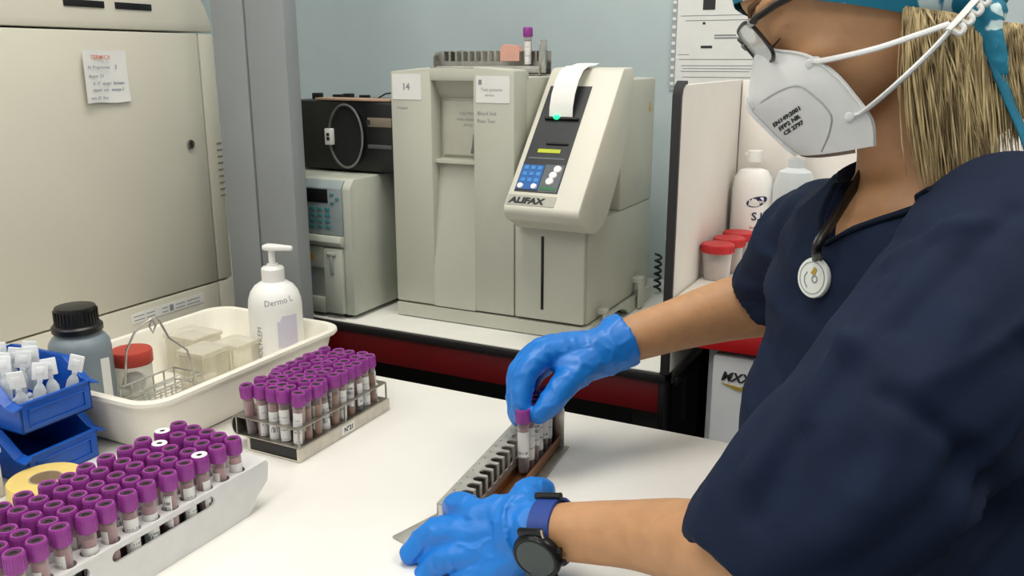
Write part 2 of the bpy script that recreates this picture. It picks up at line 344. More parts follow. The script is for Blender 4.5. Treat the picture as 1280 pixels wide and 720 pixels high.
mb = MB(); mb.box(-.985, -.946, 1.2035, 1.214, .760, .878, .003); mb.box(-.9755, -.9555, 1.200, 1.204, .866, .872, .001); mb.box(-.969, -.962, 1.2005, 1.204, .833, .866, .001, 1); mb.build('slider', [grayan_m, grayp_m], t)
for x in (-1.11, -.955):
    for y in (1.23, 1.66):
        mb = MB(); mb.lathe([(.008, 0), (.008, .007)], 12, at=(x, y, .7502)); mb.build('foot', black_m, t)

# ------------------------------------------------------------------ black stereo with an oval ring
t = thing('portable_stereo', 'black boxy stereo with oval metal ring on top of the grey analyzer', 'stereo', (-1.0, 1.36, 1.0))
mb = MB(); mb.box(-1.115, -0.889, 1.297, 1.45, 1.003, 1.128, .006); mb.build('body', black_m, t)
mb = MB(); pts = [(-.9885 + .037 * math.cos(a), 1.289, 1.066 + .0555 * math.sin(a)) for a in [2 * math.pi * i / 40 for i in range(40)]]
mb.tube(pts, .0022, 8, closed=True); r_ = mb.build('ring', M('ring_metal', '#8f8f90', .3, .8), t, label='thin oval metal ring')
mb = MB(); mb.box(-1.0315, -1.0165, 1.283, 1.296, 1.05, 1.079, .001); mb.box(-1.0265, -1.0205, 1.2822, 1.2832, 1.058, 1.064, 0, 1); mb.box(-1.0265, -1.0205, 1.2822, 1.2832, 1.066, 1.071, 0, 1); mb.build('latch', [whitep_m, black_m], t, label='white latch')
mb = MB(); mb.lathe([(.029, 0), (.033, .005)], 32, mx=Matrix.Translation((-.9885, 1.297, 1.066)) @ Matrix.Rotation(math.pi / 2, 4, 'X') @ Matrix.Diagonal((1, 1.6, 1, 1))); mb.build('speaker_grille', M('grille_black', '#131315', .8, noise=.3, scale=300), t)
mb = MB(); mb.box(-.944, -.893, 1.2945, 1.298, 1.084, 1.10, .0005); mb.box(-.945, -.938, 1.294, 1.2946, 1.087, 1.096, 0, 1); mb.build('tuning_window', [M('tan_window', '#84796a', .4), ink_m], t, label='tan tuning window')
mb = MB(); mb.box(-.944, -.893, 1.293, 1.298, 1.046, 1.053, .001); mb.build('cassette_bar', M('bar_gray', '#55565a', .4), t)
mb = MB(); mb.box(-1.06, -0.895, 1.296, 1.33, 1.1282, 1.1325, .001); mb.build('top_strip', M('tan_strip', '#b89a83', .6), t, label='tan strip along the top edge')
for i, x in enumerate((-1.098, -1.05, -1.026, -.99)):
    mb = MB(); mb.box(x, x + .014, 1.335, 1.352, 1.128, 1.139 - .002 * (i % 2), .001); mb.build('button', black_m, t)
t = thing('black_cable', 'thin black cable looped on top of the black stereo', 'cable', (-.93, 1.36, 1.13))
mb = MB(); mb.tube([(-.965, 1.36, 1.131), (-.95, 1.362, 1.139), (-.93, 1.358, 1.141), (-.905, 1.345, 1.138), (-.892, 1.32, 1.131), (-.889, 1.30, 1.115)], .0014, 6)
mb.tube([(-.94, 1.38, 1.131), (-.925, 1.375, 1.142), (-.905, 1.37, 1.138), (-.893, 1.36, 1.131)], .0014, 6); mb.build('cord', black_m, t)

# ------------------------------------------------------------------ blood sedimentation analyzer (big one)
t = thing('blood_analyzer', 'large pale grey blood analyzer with sloped keypad console and paper printout', 'analyzer', (-0.70, 1.45, 0.75))
mb = MB()
mb.box(-.8825, -.646, 1.318, 1.61, .776, 1.172, .003)                                       # core
mb.prism([(-.883, .777), (-.8015, .777), (-.8015, 1.1835), (-.883, 1.1785)], 'y', 1.28, 1.33, .004)    # left column
mb.prism([(-.7215, .777), (-.6455, .777), (-.6455, 1.1835), (-.7215, 1.1885)], 'y', 1.28, 1.33, .004)    # right column
arc = [(-.883 + .2375 * i / 14, 1.1785 + .011 * math.sin(math.pi * (0.08 + .84 * i / 14)) - .0015) for i in range(15)]
mb.prism(arc + [(-.646, 1.165), (-.8825, 1.165)], 'y', 1.2806, 1.335, .003)                  # arched lid
mb.prism([(1.28, .777), (1.34, .777), (1.34, 1.185), (1.2805, 1.187), (1.309, 1.139), (1.3135, 1.136), (1.3135, 1.036), (1.290, 1.0335), (1.290, 1.029), (1.3045, 1.024), (1.281, .845)], 'x', -.803, -.720)   # recess between the columns
mb.box(-.6455, -.516, 1.43, 1.605, .944, 1.168, .006); mb.box(-.6455, -.516, 1.288, 1.605, .776, .945, .004)
mb.build('housing', case_m, t)
mb = MB(); mb.box(-.796, -.727, 1.3085, 1.3125, 1.041, 1.132, .001); f_ = mb.build('recess_window', M('window_panel', '#bfbfb1', .35), t)
l = MB(); l.text('CAUTION', (-.763, 1.3083, 1.109), (1, 0, 0), (0, 0, 1), .0075, 0, 0, .0002); l.text('keep closed', (-.768, 1.3083, 1.100), (1, 0, 0), (0, 0, 1), .0068, 0, 0, .0002); l.text('during run', (-.755, 1.3083, 1.091), (1, 0, 0), (0, 0, 1), .0062, 0, 0, .0002); l.build('lettering', print_m, f_)
h = MB(); h.prism([(-.7275, 1.045), (-.7275, 1.087), (-.733, 1.077), (-.735, 1.060), (-.7385, 1.046)], 'y', 1.300, 1.3084, .001); h.build('catch', M('smoky_plastic', '#6d6e66', .4), f_, label='dark catch')
# columns carry two paper labels
mb = MB(); mb.plate((-.878, 1.2797, 1.134), (1, 0, 0), (0, 0, 1), .058, .042, .0005, 0); mb.text('14', (-.858, 1.2791, 1.150), (1, 0, 0), (0, 0, 1), .0155, 1, 0, .0002, .0005); mb.build('number_label', [paper_m, print_m], t, label='paper label reading 14')
mb = MB(); mb.plate((-.7145, 1.2797, 1.1315), (1, 0, 0), (0, 0, 1), .061, .0425, .0005, 0); mb.box(-.71, -.704, 1.2789, 1.2792, 1.160, 1.168, 0, 1); mb.text('Test systems', (-.706, 1.2791, 1.150), (1, 0, 0), (0, 0, 1), .0075, 1, 0.1, .0002); mb.text('service', (-.698, 1.2791, 1.142), (1, 0, 0), (0, 0, 1), .006, 1, 0.1, .0002); mb.build('paper_label', [paper_m, print_m], t, label='white printed paper label')
mb = MB(); mb.text('Analyzer', (-.870, 1.2798, 1.118), (1, 0, 0), (0, 0, 1), .0065, 0, .1, .0002)
mb.text('Blood Sed.', (-.713, 1.2798, 1.112), (1, 0, 0), (0, 0, 1), .0085, 0, 0, .0002); mb.text('Rate Test', (-.713, 1.2798, 1.0995), (1, 0, 0), (0, 0, 1), .0085, 0, 0, .0002); mb.build('lettering', print_m, t)
# sample door
mb = MB(); mb.box(-.6425, -.5185, 1.2775, 1.2885, .779, .943, .002); d = mb.build('sample_door', case_m, t)
s_ = MB(); s_.box(-.5945, -.5895, 1.2765, 1.2785, .797, .921, .0004); s_.build('sample_slot', black_m, d, label='tall dark sample slot')
# console with rounded cheeks
prof = [(1.243, .9465), (1.226, .954), (1.216, .967), (1.2155, .976), (1.393, 1.182), (1.400, 1.186), (1.440, 1.187), (1.449, 1.180), (1.446, 1.14), (1.430, 1.09), (1.402, 1.035), (1.372, .99), (1.345, .957), (1.318, .937), (1.290, .930), (1.262, .936)]
mb = MB(); mb.prism(prof, 'x', -.633, -.5035, .004); con = mb.build('console', case2_m, t)
sl = Vector((0, .1775, .206)).normalized(); nrm = Vector((1, 0, 0)).cross(sl)
def SP(x, s, d=0.0): return Vector((x, 1.2155, .976)) + sl * s + nrm * d
def quad(mb, x0, x1, s0, s1, d0, d1, mat=0):
    q = [SP(x0, s0, d0), SP(x1, s0, d0), SP(x1, s1, d0), SP(x0, s1, d0)]; p = [SP(x0, s0, d1), SP(x1, s0, d1), SP(x1, s1, d1), SP(x0, s1, d1)]
    mb.add([tuple(v) for v in q + p], [(3, 2, 1, 0), (4, 5, 6, 7), (0, 1, 5, 4), (1, 2, 6, 5), (2, 3, 7, 6), (3, 0, 4, 7)], mat)
mb = MB(); quad(mb, -.6225, -.5485, .030, .238, -.001, .0012, 0); quad(mb, -.5825, -.5505, .031, .082, .0011, .0016, 1); cp = mb.build('control_panel', [panel_m, panelg_m], con, label='black sloped control panel')
# further console pieces are parts of the analyzer
mb = MB(); quad(mb, -.621, -.584, .034, .080, .0012, .0020, 0)
for r in range(3):
    for c in range(3): quad(mb, -.617 + c * .0115, -.610 + c * .0115, .048 + r * .0115, .0545 + r * .0115, .002, .0026, 1)
for c in range(2):
    o = SP(-.6145 + c * .0235, .0395, .002); mb.lathe([(.0052, 0), (.0045, .0022)], 14, 2, mx=Matrix.Translation(o) @ nrm.to_track_quat('Z', 'Y').to_matrix().to_4x4())
mb.build('keypad', [keyblue_m, M('key_light_blue', '#3f86c9', .5), whitep_m], t, label='blue keypad')
for k, (x, s_0) in enumerate([(-.560, .073), (-.5645, .0615), (-.567, .050)]):
    mb = MB(); mb.lathe([(.0068, 0), (.006, .003), (.004, .0036)], 16, 0, mx=Matrix.Translation(SP(x, s_0, .0016)) @ nrm.to_track_quat('Z', 'Y').to_matrix().to_4x4()); mb.build('button', whitep_m, t)
mb = MB(); quad(mb, -.580, -.553, .034, .040, .0017, .0022); mb.build('status_strip', M('green_strip', '#2f6b45', .5), t, label='dull green strip')
mb = MB(); quad(mb, -.605, -.566, .104, .111, .0012, .0020, 0); quad(mb, -.617, -.555, .092, .095, .0012, .0015, 1); quad(mb, -.594, -.556, .120, .1225, .0012, .004, 2); mb.build('display', [lcd_m, panelg_m, black_m], t, label='lit green display')
mb = MB(); quad(mb, -.611, -.552, .168, .172, .0012, .006, 0); mb.build('paper_slot', black_m, t)
mb = MB(); mb.ball(tuple(SP(-.590, .171, .006)), .0042, 0, (1.5, 1, 1)); mb.build('indicator_lamp', led_m, t, label='glowing green indicator')
# printout curling from the slot back over the top
path = [SP(-.584, .172, .004), SP(-.584, .185, .0135), SP(-.584, .205, .021), SP(-.584, .232, .024), SP(-.583, .255, .021), SP(-.581, .272, .011), SP(-.579, .283, -.001), SP(-.578, .30, -.0155)]
mb = MB(); vs = []; fs = []
for p in path:
    for q in range(5): vs.append(tuple(p + Vector((-.0205 + .01025 * q, 0, 0)) + nrm * (.0012 * math.sin(q / 4 * math.pi))))
for i in range(len(path) - 1):
    for q in range(4): a = i * 5 + q; fs.append((a, a + 1, a + 6, a + 5))
n0 = len(vs); vs += [tuple(Vector(v) - nrm * .0004) for v in vs]; fs += [tuple(k + n0 for k in f[::-1]) for f in fs]
mb.add(vs, fs)
for i in range(7):
    q = path[1].lerp(path[3], i / 7); 
mb.build('printout', paper_m, t, label='white paper printout')
# name plate
mb = MB(); quad(mb, -.629, -.547, .005, .0235, -.001, .0010, 0); o = SP(-.6245, .0085, .0010); mb.text('ALIFAX', tuple(o), (1, 0, 0), tuple(sl), .0145, 1, .1, .0004, .0009, squash=1.22); mb.build('name_plate', [M('plate_grey', '#a9a99f', .4), ink_m], t, label='plate reading ALIFAX')
mb = MB(); mb.prism([(1.566, 1.108), (1.580, 1.108), (1.573, 1.126)], 'x', -.5162, -.5154); mb.build('warning_sign', warn_m, t, label='small yellow warning triangle')
# skirt with arched feet
mb = MB(); mb.box(-.879, -.509, 1.2775, 1.30, .752, .7745)
def arch(y0, y1, n=10): return [(y0 + (y1 - y0) * i / n, .7515 + .020 * math.sin(math.pi * i / n) ** .6) for i in range(n + 1)]
sk = [(1.277, .7515), (1.335, .7515)] + arch(1.345, 1.47) + [(1.52, .7515), (1.60, .7515), (1.60, .775), (1.277, .775)]
mb.prism(sk, 'x', -.522, -.5078); mb.prism(sk, 'x', -.8802, -.866)
mb.box(-.505, -.4985, 1.33, 1.345, .7515, .79, .002); mb.box(-.505, -.4985, 1.505, 1.53, .7515, .805, .003); mb.box(-.5165, -.4985, 1.33, 1.345, .785, .795, .002); mb.box(-.5165, -.4985, 1.505, 1.53, .80, .81, .002)
mb.build('base_skirt', case_m, t)

# ------------------------------------------------------------------ things on the back bench right of the analyzer
t = thing('lidded_canister', 'frosted lidded canister on the bench between the analyzer and divider', 'canister', (-.455, 1.66, .75))
mb = MB(); mb.box(-.49, -.42, 1.63, 1.70, .751, .858, .006); mb.build('body', clear2_m, t)
mb = MB(); mb.box(-.493, -.417, 1.627, 1.703, .858, .874, .003); mb.build('lid', whitep_m, t)
mb = MB(); mb.tube([(-.485, 1.625, .822), (-.462, 1.623, .822), (-.458, 1.623, .817), (-.462, 1.623, .811), (-.485, 1.625, .811)], .0028, 8); mb.build('clip', whitep_m, t)
t = thing('coiled_tubing', 'dark coiled tubing hanging behind the blood analyzer', 'tubing', (-.505, 1.63, .79))
mb = MB(); mb.tube([(-.506 + .006 * math.cos(i * .9), 1.632 + .006 * math.sin(i * .9), .757 + i * .0019) for i in range(40)], .0025, 6); mb.build('coil', black_m, t)

# ------------------------------------------------------------------ blood tubes
def holed(mb, outer, holes, z0, z1, mat=0, mx=None):
    """flat plate in x-y with holes, z0 to z1"""
    b = bmesh.new(); loops = []
    for L in [outer] + holes:
        vs = [b.verts.new((p[0], p[1], z0)) for p in L]; loops.append(vs)
        for i in range(len(vs)): b.edges.new((vs[i], vs[(i + 1) % len(vs)]))
    r = bmesh.ops.triangle_fill(b, use_beauty=True, use_dissolve=False, edges=b.edges[:])
    fs = [f for f in r['geom'] if isinstance(f, bmesh.types.BMFace)]
    e = bmesh.ops.extrude_face_region(b, geom=fs)
    for v in [g for g in e['geom'] if isinstance(g, bmesh.types.BMVert)]: v.co.z = z1
    bmesh.ops.recalc_face_normals(b, faces=b.faces[:])
    return mb.bm(b, mat, mx)
def circ(x, y, r, n=16): return [(x + r * math.cos(2 * math.pi * i / n), y + r * math.sin(2 * math.pi * i / n)) for i in range(n)]
def rrect(x0, x1, y0, y1, r, n=6):
    out = []
    for cx, cy, a0 in ((x1 - r, y1 - r, 0), (x0 + r, y1 - r, 90), (x0 + r, y0 + r, 180), (x1 - r, y0 + r, 270)):
        for i in range(n + 1):
            a = math.radians(a0 + 90 * i / n); out.append((cx + r * math.cos(a), cy + r * math.sin(a)))
    return out
glass_b = MB(); glass_b.lathe([(.0002, 0), (.003, .0006), (.0054, .0025), (.0064, .0062), (.0064, .070)], 18, cap=False); tube_mesh = glass_b.mesh('tube', [glass_m])
def cap_mesh(white):
    c = MB(); c.lathe([(.0066, .0595), (.0079, .0598), (.0082, .0612), (.0082, .067), (.0079, .0745), (.0074, .0757), (.0062, .0757), (.0056, .0745)], 22, 0, cap=False)
    c.lathe([(.0057, .0738), (.0057, .0745), (.0030, .0747), (.0026, .0735), (.0002, .0734)], 18, 1, cap=False)
    for i in range(22):
        a = 2 * math.pi * i / 22; c.box(-.0003, .0003, -.0002, .0004, .061, .0735, 0, 0, Matrix.Rotation(a, 4, 'Z') @ Matrix.Translation((0, .0080, 0)))
    if white: c.lathe([(.0074, .0758), (.0072, .0762), (.0030, .0762), (.0028, .0755)], 22, 2, cap=False)
    return c.mesh('cap', [cap_m, caprub_m, capwhite_m])
cap_meshes = [cap_mesh(False), cap_mesh(True)]
def label_mesh(z0, z1, ang, seed):
    r = random.Random(seed); c = MB(); n = 20; R = .00665
    rows = [z0]; bars = []
    z = z0
    while z < z1 - .001:
        h = r.choice([.0012, .0018, .003, .005]); z = min(z1, z + h); rows.append(z); bars.append(r.random() < .36)
    vs = [(R * math.cos(math.radians(-ang / 2 + ang * i / n)), R * math.sin(math.radians(-ang / 2 + ang * i / n)), zz) for zz in rows for i in range(n + 1)]
    for j in range(len(rows) - 1):
        for i in range(n):
            a = j * (n + 1) + i; dark = bars[j] and 2 < i < n - 2 and r.random() < .62
            c.add([vs[a], vs[a + 1], vs[a + n + 2], vs[a + n + 1]], [(0, 1, 2, 3)], 1 if dark else 0)
    return c.mesh('paper_label', [paper_m, print_m])
label_meshes = [label_mesh(.014, .052, 170, 1), label_mesh(.020, .050, 140, 2), label_mesh(.012, .047, 190, 3), label_mesh(.024, .056, 130, 4)]
def fill_mesh(h1, h2, m1, m2):
    c = MB(); c.lathe([(.0002, .0008), (.003, .0014), (.0052, .0034), (.0058, .0064), (.0058, h1)], 14, 0); c.lathe([(.0058, h1 + .0001), (.0058, h2)], 14, 1); return c.mesh('blood', [m1, m2])
amber_m = M('amber_serum', '#a06a35', .35, noise=.2, scale=60)
film_m = clear_mat('pink_film', '#dba5ab', .30)
fills = [fill_mesh(.030, .054, bloodd_m, film_m), fill_mesh(.022, .057, blood_m, film_m), fill_mesh(.012, .050, bloodd_m, amber_m), fill_mesh(.036, .056, bloodd_m, film_m), fill_mesh(.012, .054, blood_m, film_m)]
def blood_tube(loc, rot, label, group, white=False, fill=0, lab=0):
    t = thing('blood_tube', label, 'tube', loc, group, rot)
    for nm, me in (('tube', tube_mesh), ('blood', fills[fill]), ('paper_label', label_meshes[lab]), ('cap', cap_meshes[1 if white else 0])):
        o = bpy.data.objects.new(nm, me); COL.objects.link(o); o.parent = t
    return t

# ------------------------------------------------------------------ white plastic rack, twelve by five
RX = [-.6135 - .0195 * i for i in range(5)]; RY = [.598 - .0214 * j for j in range(13)]
t = thing('tube_rack', 'white plastic tube rack with slotted side full of purple-capped tubes', 'rack', (-.655, .5, .75))
mb = MB(); out = rrect(-.7085, -.6035, .315, .632, .004, 3)
holed(mb, out, [circ(x, y, .0076, 14) for x in RX for y in RY], .7965, .800)
mb.build('top_plate', rackw_m, t)
# the slotted long side: outline in (y, z) swung into place
sw = Matrix(((0, 0, 1, 0), (1, 0, 0, 0), (0, 1, 0, 0), (0, 0, 0, 1)))
def slot(y0, y1, z0, z1):
    r = (z1 - z0) / 2; zc = (z0 + z1) / 2
    return [(y1 - r + r * math.cos(a), zc + r * math.sin(a)) for a in [math.radians(-90 + 180 * i / 8) for i in range(9)]] + [(y0 + r + r * math.cos(a), zc + r * math.sin(a)) for a in [math.radians(90 + 180 * i / 8) for i in range(9)]]
side = [(.315, .7503), (.599, .7503), (.611, .760), (.610, .764), (.629, .777), (.632, .7965), (.315, .7965)]
mb = MB(); holed(mb, side, [slot(.440, .557, .7835, .7945), slot(.330, .418, .7835, .7945)], -.6065, -.6038, 0, sw); mb.build('side_wall', rackw_m, t)
mb = MB(); holed(mb, side, [slot(.440, .557, .7835, .7945), slot(.330, .418, .7835, .7945)], -.7082, -.7055, 0, sw); mb.build('side_wall', rackw_m, t)
mb = MB(); mb.prism([(.598, .7506), (.609, .7603), (.6085, .764), (.627, .7775), (.630, .7965), (.627, .7965), (.624, .779), (.605, .766), (.605, .761), (.596, .754)], 'x', -.7054, -.6066); mb.build('end_wall', rackw_m, t)
mb = MB(); mb.box(-.7054, -.6066, .316, .319, .7505, .7964); mb.build('end_wall', rackw_m, t)
mb = MB(); mb.box(-.7054, -.6066, .32, .594, .7505, .7575); mb.build('base_plate', dark_m, t)
white_spots = {(0, 2), (4, 1), (3, 2)}
ROW = ['front row along the slotted side', 'second row from slotted side', 'middle row', 'fourth row from slotted side', 'back row by the tape roll']
for i, x in enumerate(RX):
    for j, y in enumerate(RY[:12]):
        w = (i, j) in white_spots
        blood_tube((x + rng.uniform(-.0005, .0005), y + rng.uniform(-.0005, .0005), .7590), (rng.uniform(-.03, .03), rng.uniform(-.03, .03), rng.uniform(-1.6, 1.2) - .7),
                   ('white-topped' if w else 'purple-capped') + ' tube in white rack, ' + ORD[j + 1] + ' from far end, ' + ROW[i], 'tubes in the white rack', w, rng.choice([0, 1, 4, 1, 3]), rng.randrange(4))

# ------------------------------------------------------------------ steel wire rack, ten by five
WX = [-.6495 - .0170 * i for i in range(5)]; WY = [.731 + .0165 * j for j in range(10)]
t = thing('steel_tube_rack', 'low steel tube rack with two perforated shelves packed with purple caps', 'rack', (-.685, .81, .75))
mb = MB(); mb.prism([(-.6375, .7504), (-.6375, .7665), (-.6415, .7665), (-.6415, .7525), (-.712, .7525), (-.712, .7665), (-.716, .7665), (-.716, .7504)], 'y', .7175, .8985, .0006); mb.build('base_channel', M('pale_steel', '#cdc8bb', .4, .35, noise=.08, scale=70), t)
mb = MB(); mb.box(-.7115, -.6420, .7180, .8965, .7528, .7538); mb.box(-.7113, -.6422, .7180, .7200, .7528, .7662); mb.build('rubber_mat', dark_m, t, label='black mat inside the base')
hl = [circ(x, y, .0073, 12) for x in WX for y in WY]
mb = MB(); holed(mb, rrect(-.7330, -.6375, .7185, .8935, .003, 2), hl, .7895, .7908); mb.build('upper_shelf', steeld_m, t)
mb = MB(); holed(mb, rrect(-.7330, -.6375, .7185, .8935, .003, 2), hl, .7668, .7681); mb.build('lower_shelf', steeld_m, t)
mb = MB(); mb.prism([(-.7325, .7668)] + [(-.7325 - .0075 * math.sin(a), .7788 - .012 * math.cos(a)) for a in [math.pi * i / 8 for i in range(1, 8)]] + [(-.7325, .7908), (-.7325, .7895)] + [(-.7325 - .0062 * math.sin(a), .7788 + .0107 * math.cos(a)) for a in [math.pi * i / 8 for i in range(1, 8)]] + [(-.7325, .7681)], 'y', .7185, .8935); mb.build('end_loop', steeld_m, t)
for k, (x, y) in enumerate([(-.6385, .7195), (-.6385, .805), (-.6385, .8925), (-.7320, .7195), (-.7320, .8925)]):
    mb = MB(); mb.box(x - .0008, x + .0008, y - .001, y + .001, .7668, .7896); mb.build('upright', steeld_m, t)
mb = MB(); mb.plate((-.6373, .795, .7535), (0, 1, 0), (0, 0, 1), .026, .0105, .0006, 0); mb.text('N°21', (-.6367, .800, .7560), (0, 1, 0), (0, 0, 1), .0085, 1, 0, .0002, .0003); mb.build('number_tag', [paper_m, ink_m], t, label='small white numbered tag')
WR = ['front row along the bare table', 'second row from bare table', 'middle row', 'fourth row from bare table', 'back row along the tray']
for i, x in enumerate(WX):
    for j, y in enumerate(WY):
        fill = 2 if (i, j) == (0, 1) else rng.choice([0, 1, 3, 3, 2])
        blood_tube((x + rng.uniform(-.0004, .0004), y + rng.uniform(-.0004, .0004), .7545), (rng.uniform(-.04, .05), -rng.uniform(0, .05) - (.07 if i == 4 else 0), rng.uniform(-2.5, 1.5)),
                   'purple-capped tube in steel rack, ' + ORD[j + 1] + ' from near end, ' + WR[i], 'tubes in the low steel rack', False, fill, rng.randrange(4))

# ------------------------------------------------------------------ analyzer rack (the long steel cassette)
def cassette(name, label, loc, rotz, L0, L1, wall, n, chan=None, tab=False):
    t = thing(name, label, 'rack', loc, None, (0, 0, rotz))
    mb = MB(); mb.box(-.030, .030, L0 - .026, L1 + .004, .0005, .0022, .0004); mb.build('base_plate', steeld_m, t)
    mb = MB(); mb.box(-.002, .020, L0 + .004, L1, .0024, .0045); mb.box(-.0035, -.002, L0 + .004, L1, .0024, .0135); mb.box(.018, .020, L0 + .004, L1, .0024, .016, .0003); mb.build('channel', chan or brownrefl_m, t, label=None if chan else 'steel tube channel coloured with a brown reflection')
    if tab:
        mb = MB(); mb.prism([(-.069, -.108), (-.0475, -.052), (-.026, -.060), (-.048, -.116)], 'z', .0003, .0024, .0004); mb.build('handle_tab', alu_m, t)
    # comb plate: top with notches, front lip with slots
    p = (L1 - L0 - .012) / n; out = [(-.0245, L0), (-.0245, L1)]
    comb = []; y = L1
    for k in range(n):
        yc = L1 - .006 - p * (k + .5); r = min(.0052, p * .36)
        comb += [(-.001, yc + r)] + [(-.0075 - r * math.sin(a), yc + r * math.cos(a)) for a in [math.pi * i / 8 for i in range(9)]] + [(-.001, yc - r)]
    out = [(-.0245, L1), (-.001, L1)] + comb + [(-.001, L0), (-.0245, L0)]
    mb = MB(); holed(mb, out, [circ(-.0195, L1 - .006 - p * (k + .5), .0011, 6) for k in range(n)], .0405, .0420)
    for k in range(n + 1):
        y1 = L1 - (0 if k == 0 else .006 + p * (k - .5) + min(.0052, p * .36)); y0 = L0 if k == n else L1 - .006 - p * (k + .5) + min(.0052, p * .36)
        mb.box(-.0021, -.0009, y0, y1, .024, .0406)
    mb.box(-.0021, -.0009, L0, L1, .016, .0241); mb.build('comb_plate', alu_m, t)
    mb = MB(); mb.box(-.0245, -.0232, L0, L1, .0022, .0405); mb.build('back_plate', steel_m, t)
    for a, nm in ((L1 - .0016, 'end_plate'), (L0, 'end_plate')):
        h = wall if a > L0 else .0405
        poly = [(-.0245 if a == L0 else -.004, .0022), (.025, .0022), (.025, h - .008), (.023, h - .003), (.018, h), (-.0245 if a == L0 else -.006, h)]
        mb = MB(); mb.prism(poly, 'y', a, a + .0016, .0003); mb.build(nm, steel_m, t)
    return t
HR = (-.3925, .745, .7502); HA = math.radians(6)
cassette('analyzer_rack', 'long steel analyzer rack with notched comb on the table under the gloved hands', HR, HA, -.100, .145, .058, 15, None, True)
def hr(x, y, z): c, s = math.cos(HA), math.sin(HA); return (HR[0] + c * x - s * y, HR[1] + s * x + c * y, HR[2] + z)
pp = (.245 - .012) / 15
WHICH = ['farthest by the end plate', 'second from the end plate', 'third from the end plate', 'fourth from the end plate', 'fifth from the end plate']
for k in range(5):
    blood_tube(hr(.0075, .145 - .006 - pp * (k + .5), .0046), (rng.uniform(-.03, .03), rng.uniform(-.03, .03), -1.0), 'purple-capped tube standing in the steel analyzer rack, ' + WHICH[k], 'tubes in the analyzer rack', False, [1, 3, 0, 1, 4][k], k % 4)
blood_tube(hr(.0075, .145 - .006 - pp * 5.5, .0075), (.02, -.02, -1.2), 'purple-capped tube pinched between gloved thumb and finger above the analyzer rack', 'tubes in the analyzer rack', False, 0, 1)
# second cassette on top of the big analyzer
t = cassette('analyzer_rack', 'notched steel rack lying on top of the large pale analyzer', (-.770, 1.425, 1.1725), math.radians(-90), -.100, .112, .060, 15, alu_m)
mb = MB(); mb.prism([(-.735, 1.219), (-.728, 1.2255), (-.702, 1.223), (-.698, 1.2135)], 'y', 1.404, 1.4195); mb.prism([(-.735, 1.197), (-.735, 1.219), (-.698, 1.2135), (-.698, 1.197)], 'y', 1.4035, 1.4042)
s_ = mb.build('paper_slip', M('pink_paper', '#d9a596', .8), None, (-.72, 1.41, 1.23)); tag(s_, 'pink paper slip lying over the rack on the analyzer top', 'paper')
blood_tube((-.687, 1.417, 1.1775), (.02, 0, -1.8), 'lone purple-capped tube in the rack on top of the large analyzer', 'tubes in the analyzer rack', False, 4, 0)

# ------------------------------------------------------------------ ivory tray and what stands in it
t = thing('plastic_tray', 'deep ivory plastic tray with rolled rim against the cream cabinet', 'tray', (-.905, .81, .75))
mb = MB(); secs = [(.024, .7505, .028), (.020, .753, .03), (.008, .808, .034), (.002, .811, .036), (0, .814, .037), (.0005, .818, .037), (.004, .820, .036), (.010, .8185, .034), (.014, .810, .032), (.0265, .760, .028), (.031, .756, .025)]
n = 28; vs = []; fs = []
for d, z, r in secs: vs += [(x, y, z) for x, y in rrect(-1.036 + d, -.783 - d, .640 + d, 1.004 - d, r, 6)]
for j in range(len(secs) - 1):
    for i in range(n): fs.append((j * n + i, j * n + (i + 1) % n, (j + 1) * n + (i + 1) % n, (j + 1) * n + i))
fs.append(tuple(range(n))[::-1]); fs.append(tuple((len(secs) - 1) * n + i for i in range(n)))
mb.add(vs, fs); mb.build('shell', tray_m, t)

# white pump bottle
t = thing('soap_pump_bottle', 'round-shouldered white pump bottle with handwriting and a lilac label', 'bottle', (-.871, .950, .7565))
cx, cy = -.871, .950
mb = MB(); mb.lathe([(.034, .7565), (.0375, .759), (.0385, .766), (.0385, .852), (.0375, .862), (.034, .873), (.028, .8815), (.020, .887), (.0165, .8885)], 36, at=(cx, cy, 0)); b = mb.build('body', whitep_m, t)
def wrap(R, a0, z0, tilt=0.0, fz=None):
    def f(x, y):
        xx = x * math.cos(tilt) - y * math.sin(tilt); yy = x * math.sin(tilt) + y * math.cos(tilt); z = z0 + yy; r = fz(z) if fz else R; a = a0 + xx / R
        return (cx + r * math.cos(a), cy + r * math.sin(a), z)
    return f
def wtext(mb, txt, size, f, mat=0, bold=0):
    cu = bpy.data.curves.new('t', 'FONT'); cu.body = txt; cu.size = size; cu.offset = bold; cu.resolution_u = 2; ob = bpy.data.objects.new('t', cu); me = bpy.data.meshes.new_from_object(ob)
    mb.add([f(p.co.x, p.co.y) for p in me.vertices], [tuple(q.vertices) for q in me.polygons], mat); bpy.data.objects.remove(ob); bpy.data.curves.remove(cu); bpy.data.meshes.remove(me)
mb = MB(); va = math.radians(-47)
wtext(mb, 'Dermo L', .012, wrap(.0385, va - .42, .859, .12, lambda z: .0389 if z < .852 else (.0389 - (z - .852) * .10 if z < .862 else (.0379 - (z - .862) * .318 if z < .873 else .0344 - (z - .873) * .706))))
wtext(mb, 'HOLYKEM', .0115, wrap(.0388, va - .62, .776, math.radians(88))); mb.build('handwriting', print_m, b)
mb = MB(); q = []; 
for a in range(9):
    for z in (.797, .836): q.append((cx + .0388 * math.cos(va + .02 + a * .1), cy + .0388 * math.sin(va + .02 + a * .1), z + (.008 if z > .8 and a > 1 else 0)))
mb.add(q, [(2 * i, 2 * i + 2, 2 * i + 3, 2 * i + 1) for i in range(8)]); mb.build('lilac_label', M('lilac_label', '#cfc9dc', .6), b, label='pale lilac label')
mb = MB(); mb.lathe([(.0165, .8885), (.0165, .907), (.0145, .9095), (.008, .911), (.008, .914)], 28, at=(cx, cy, 0)); mb.build('collar', whitep_m, t)
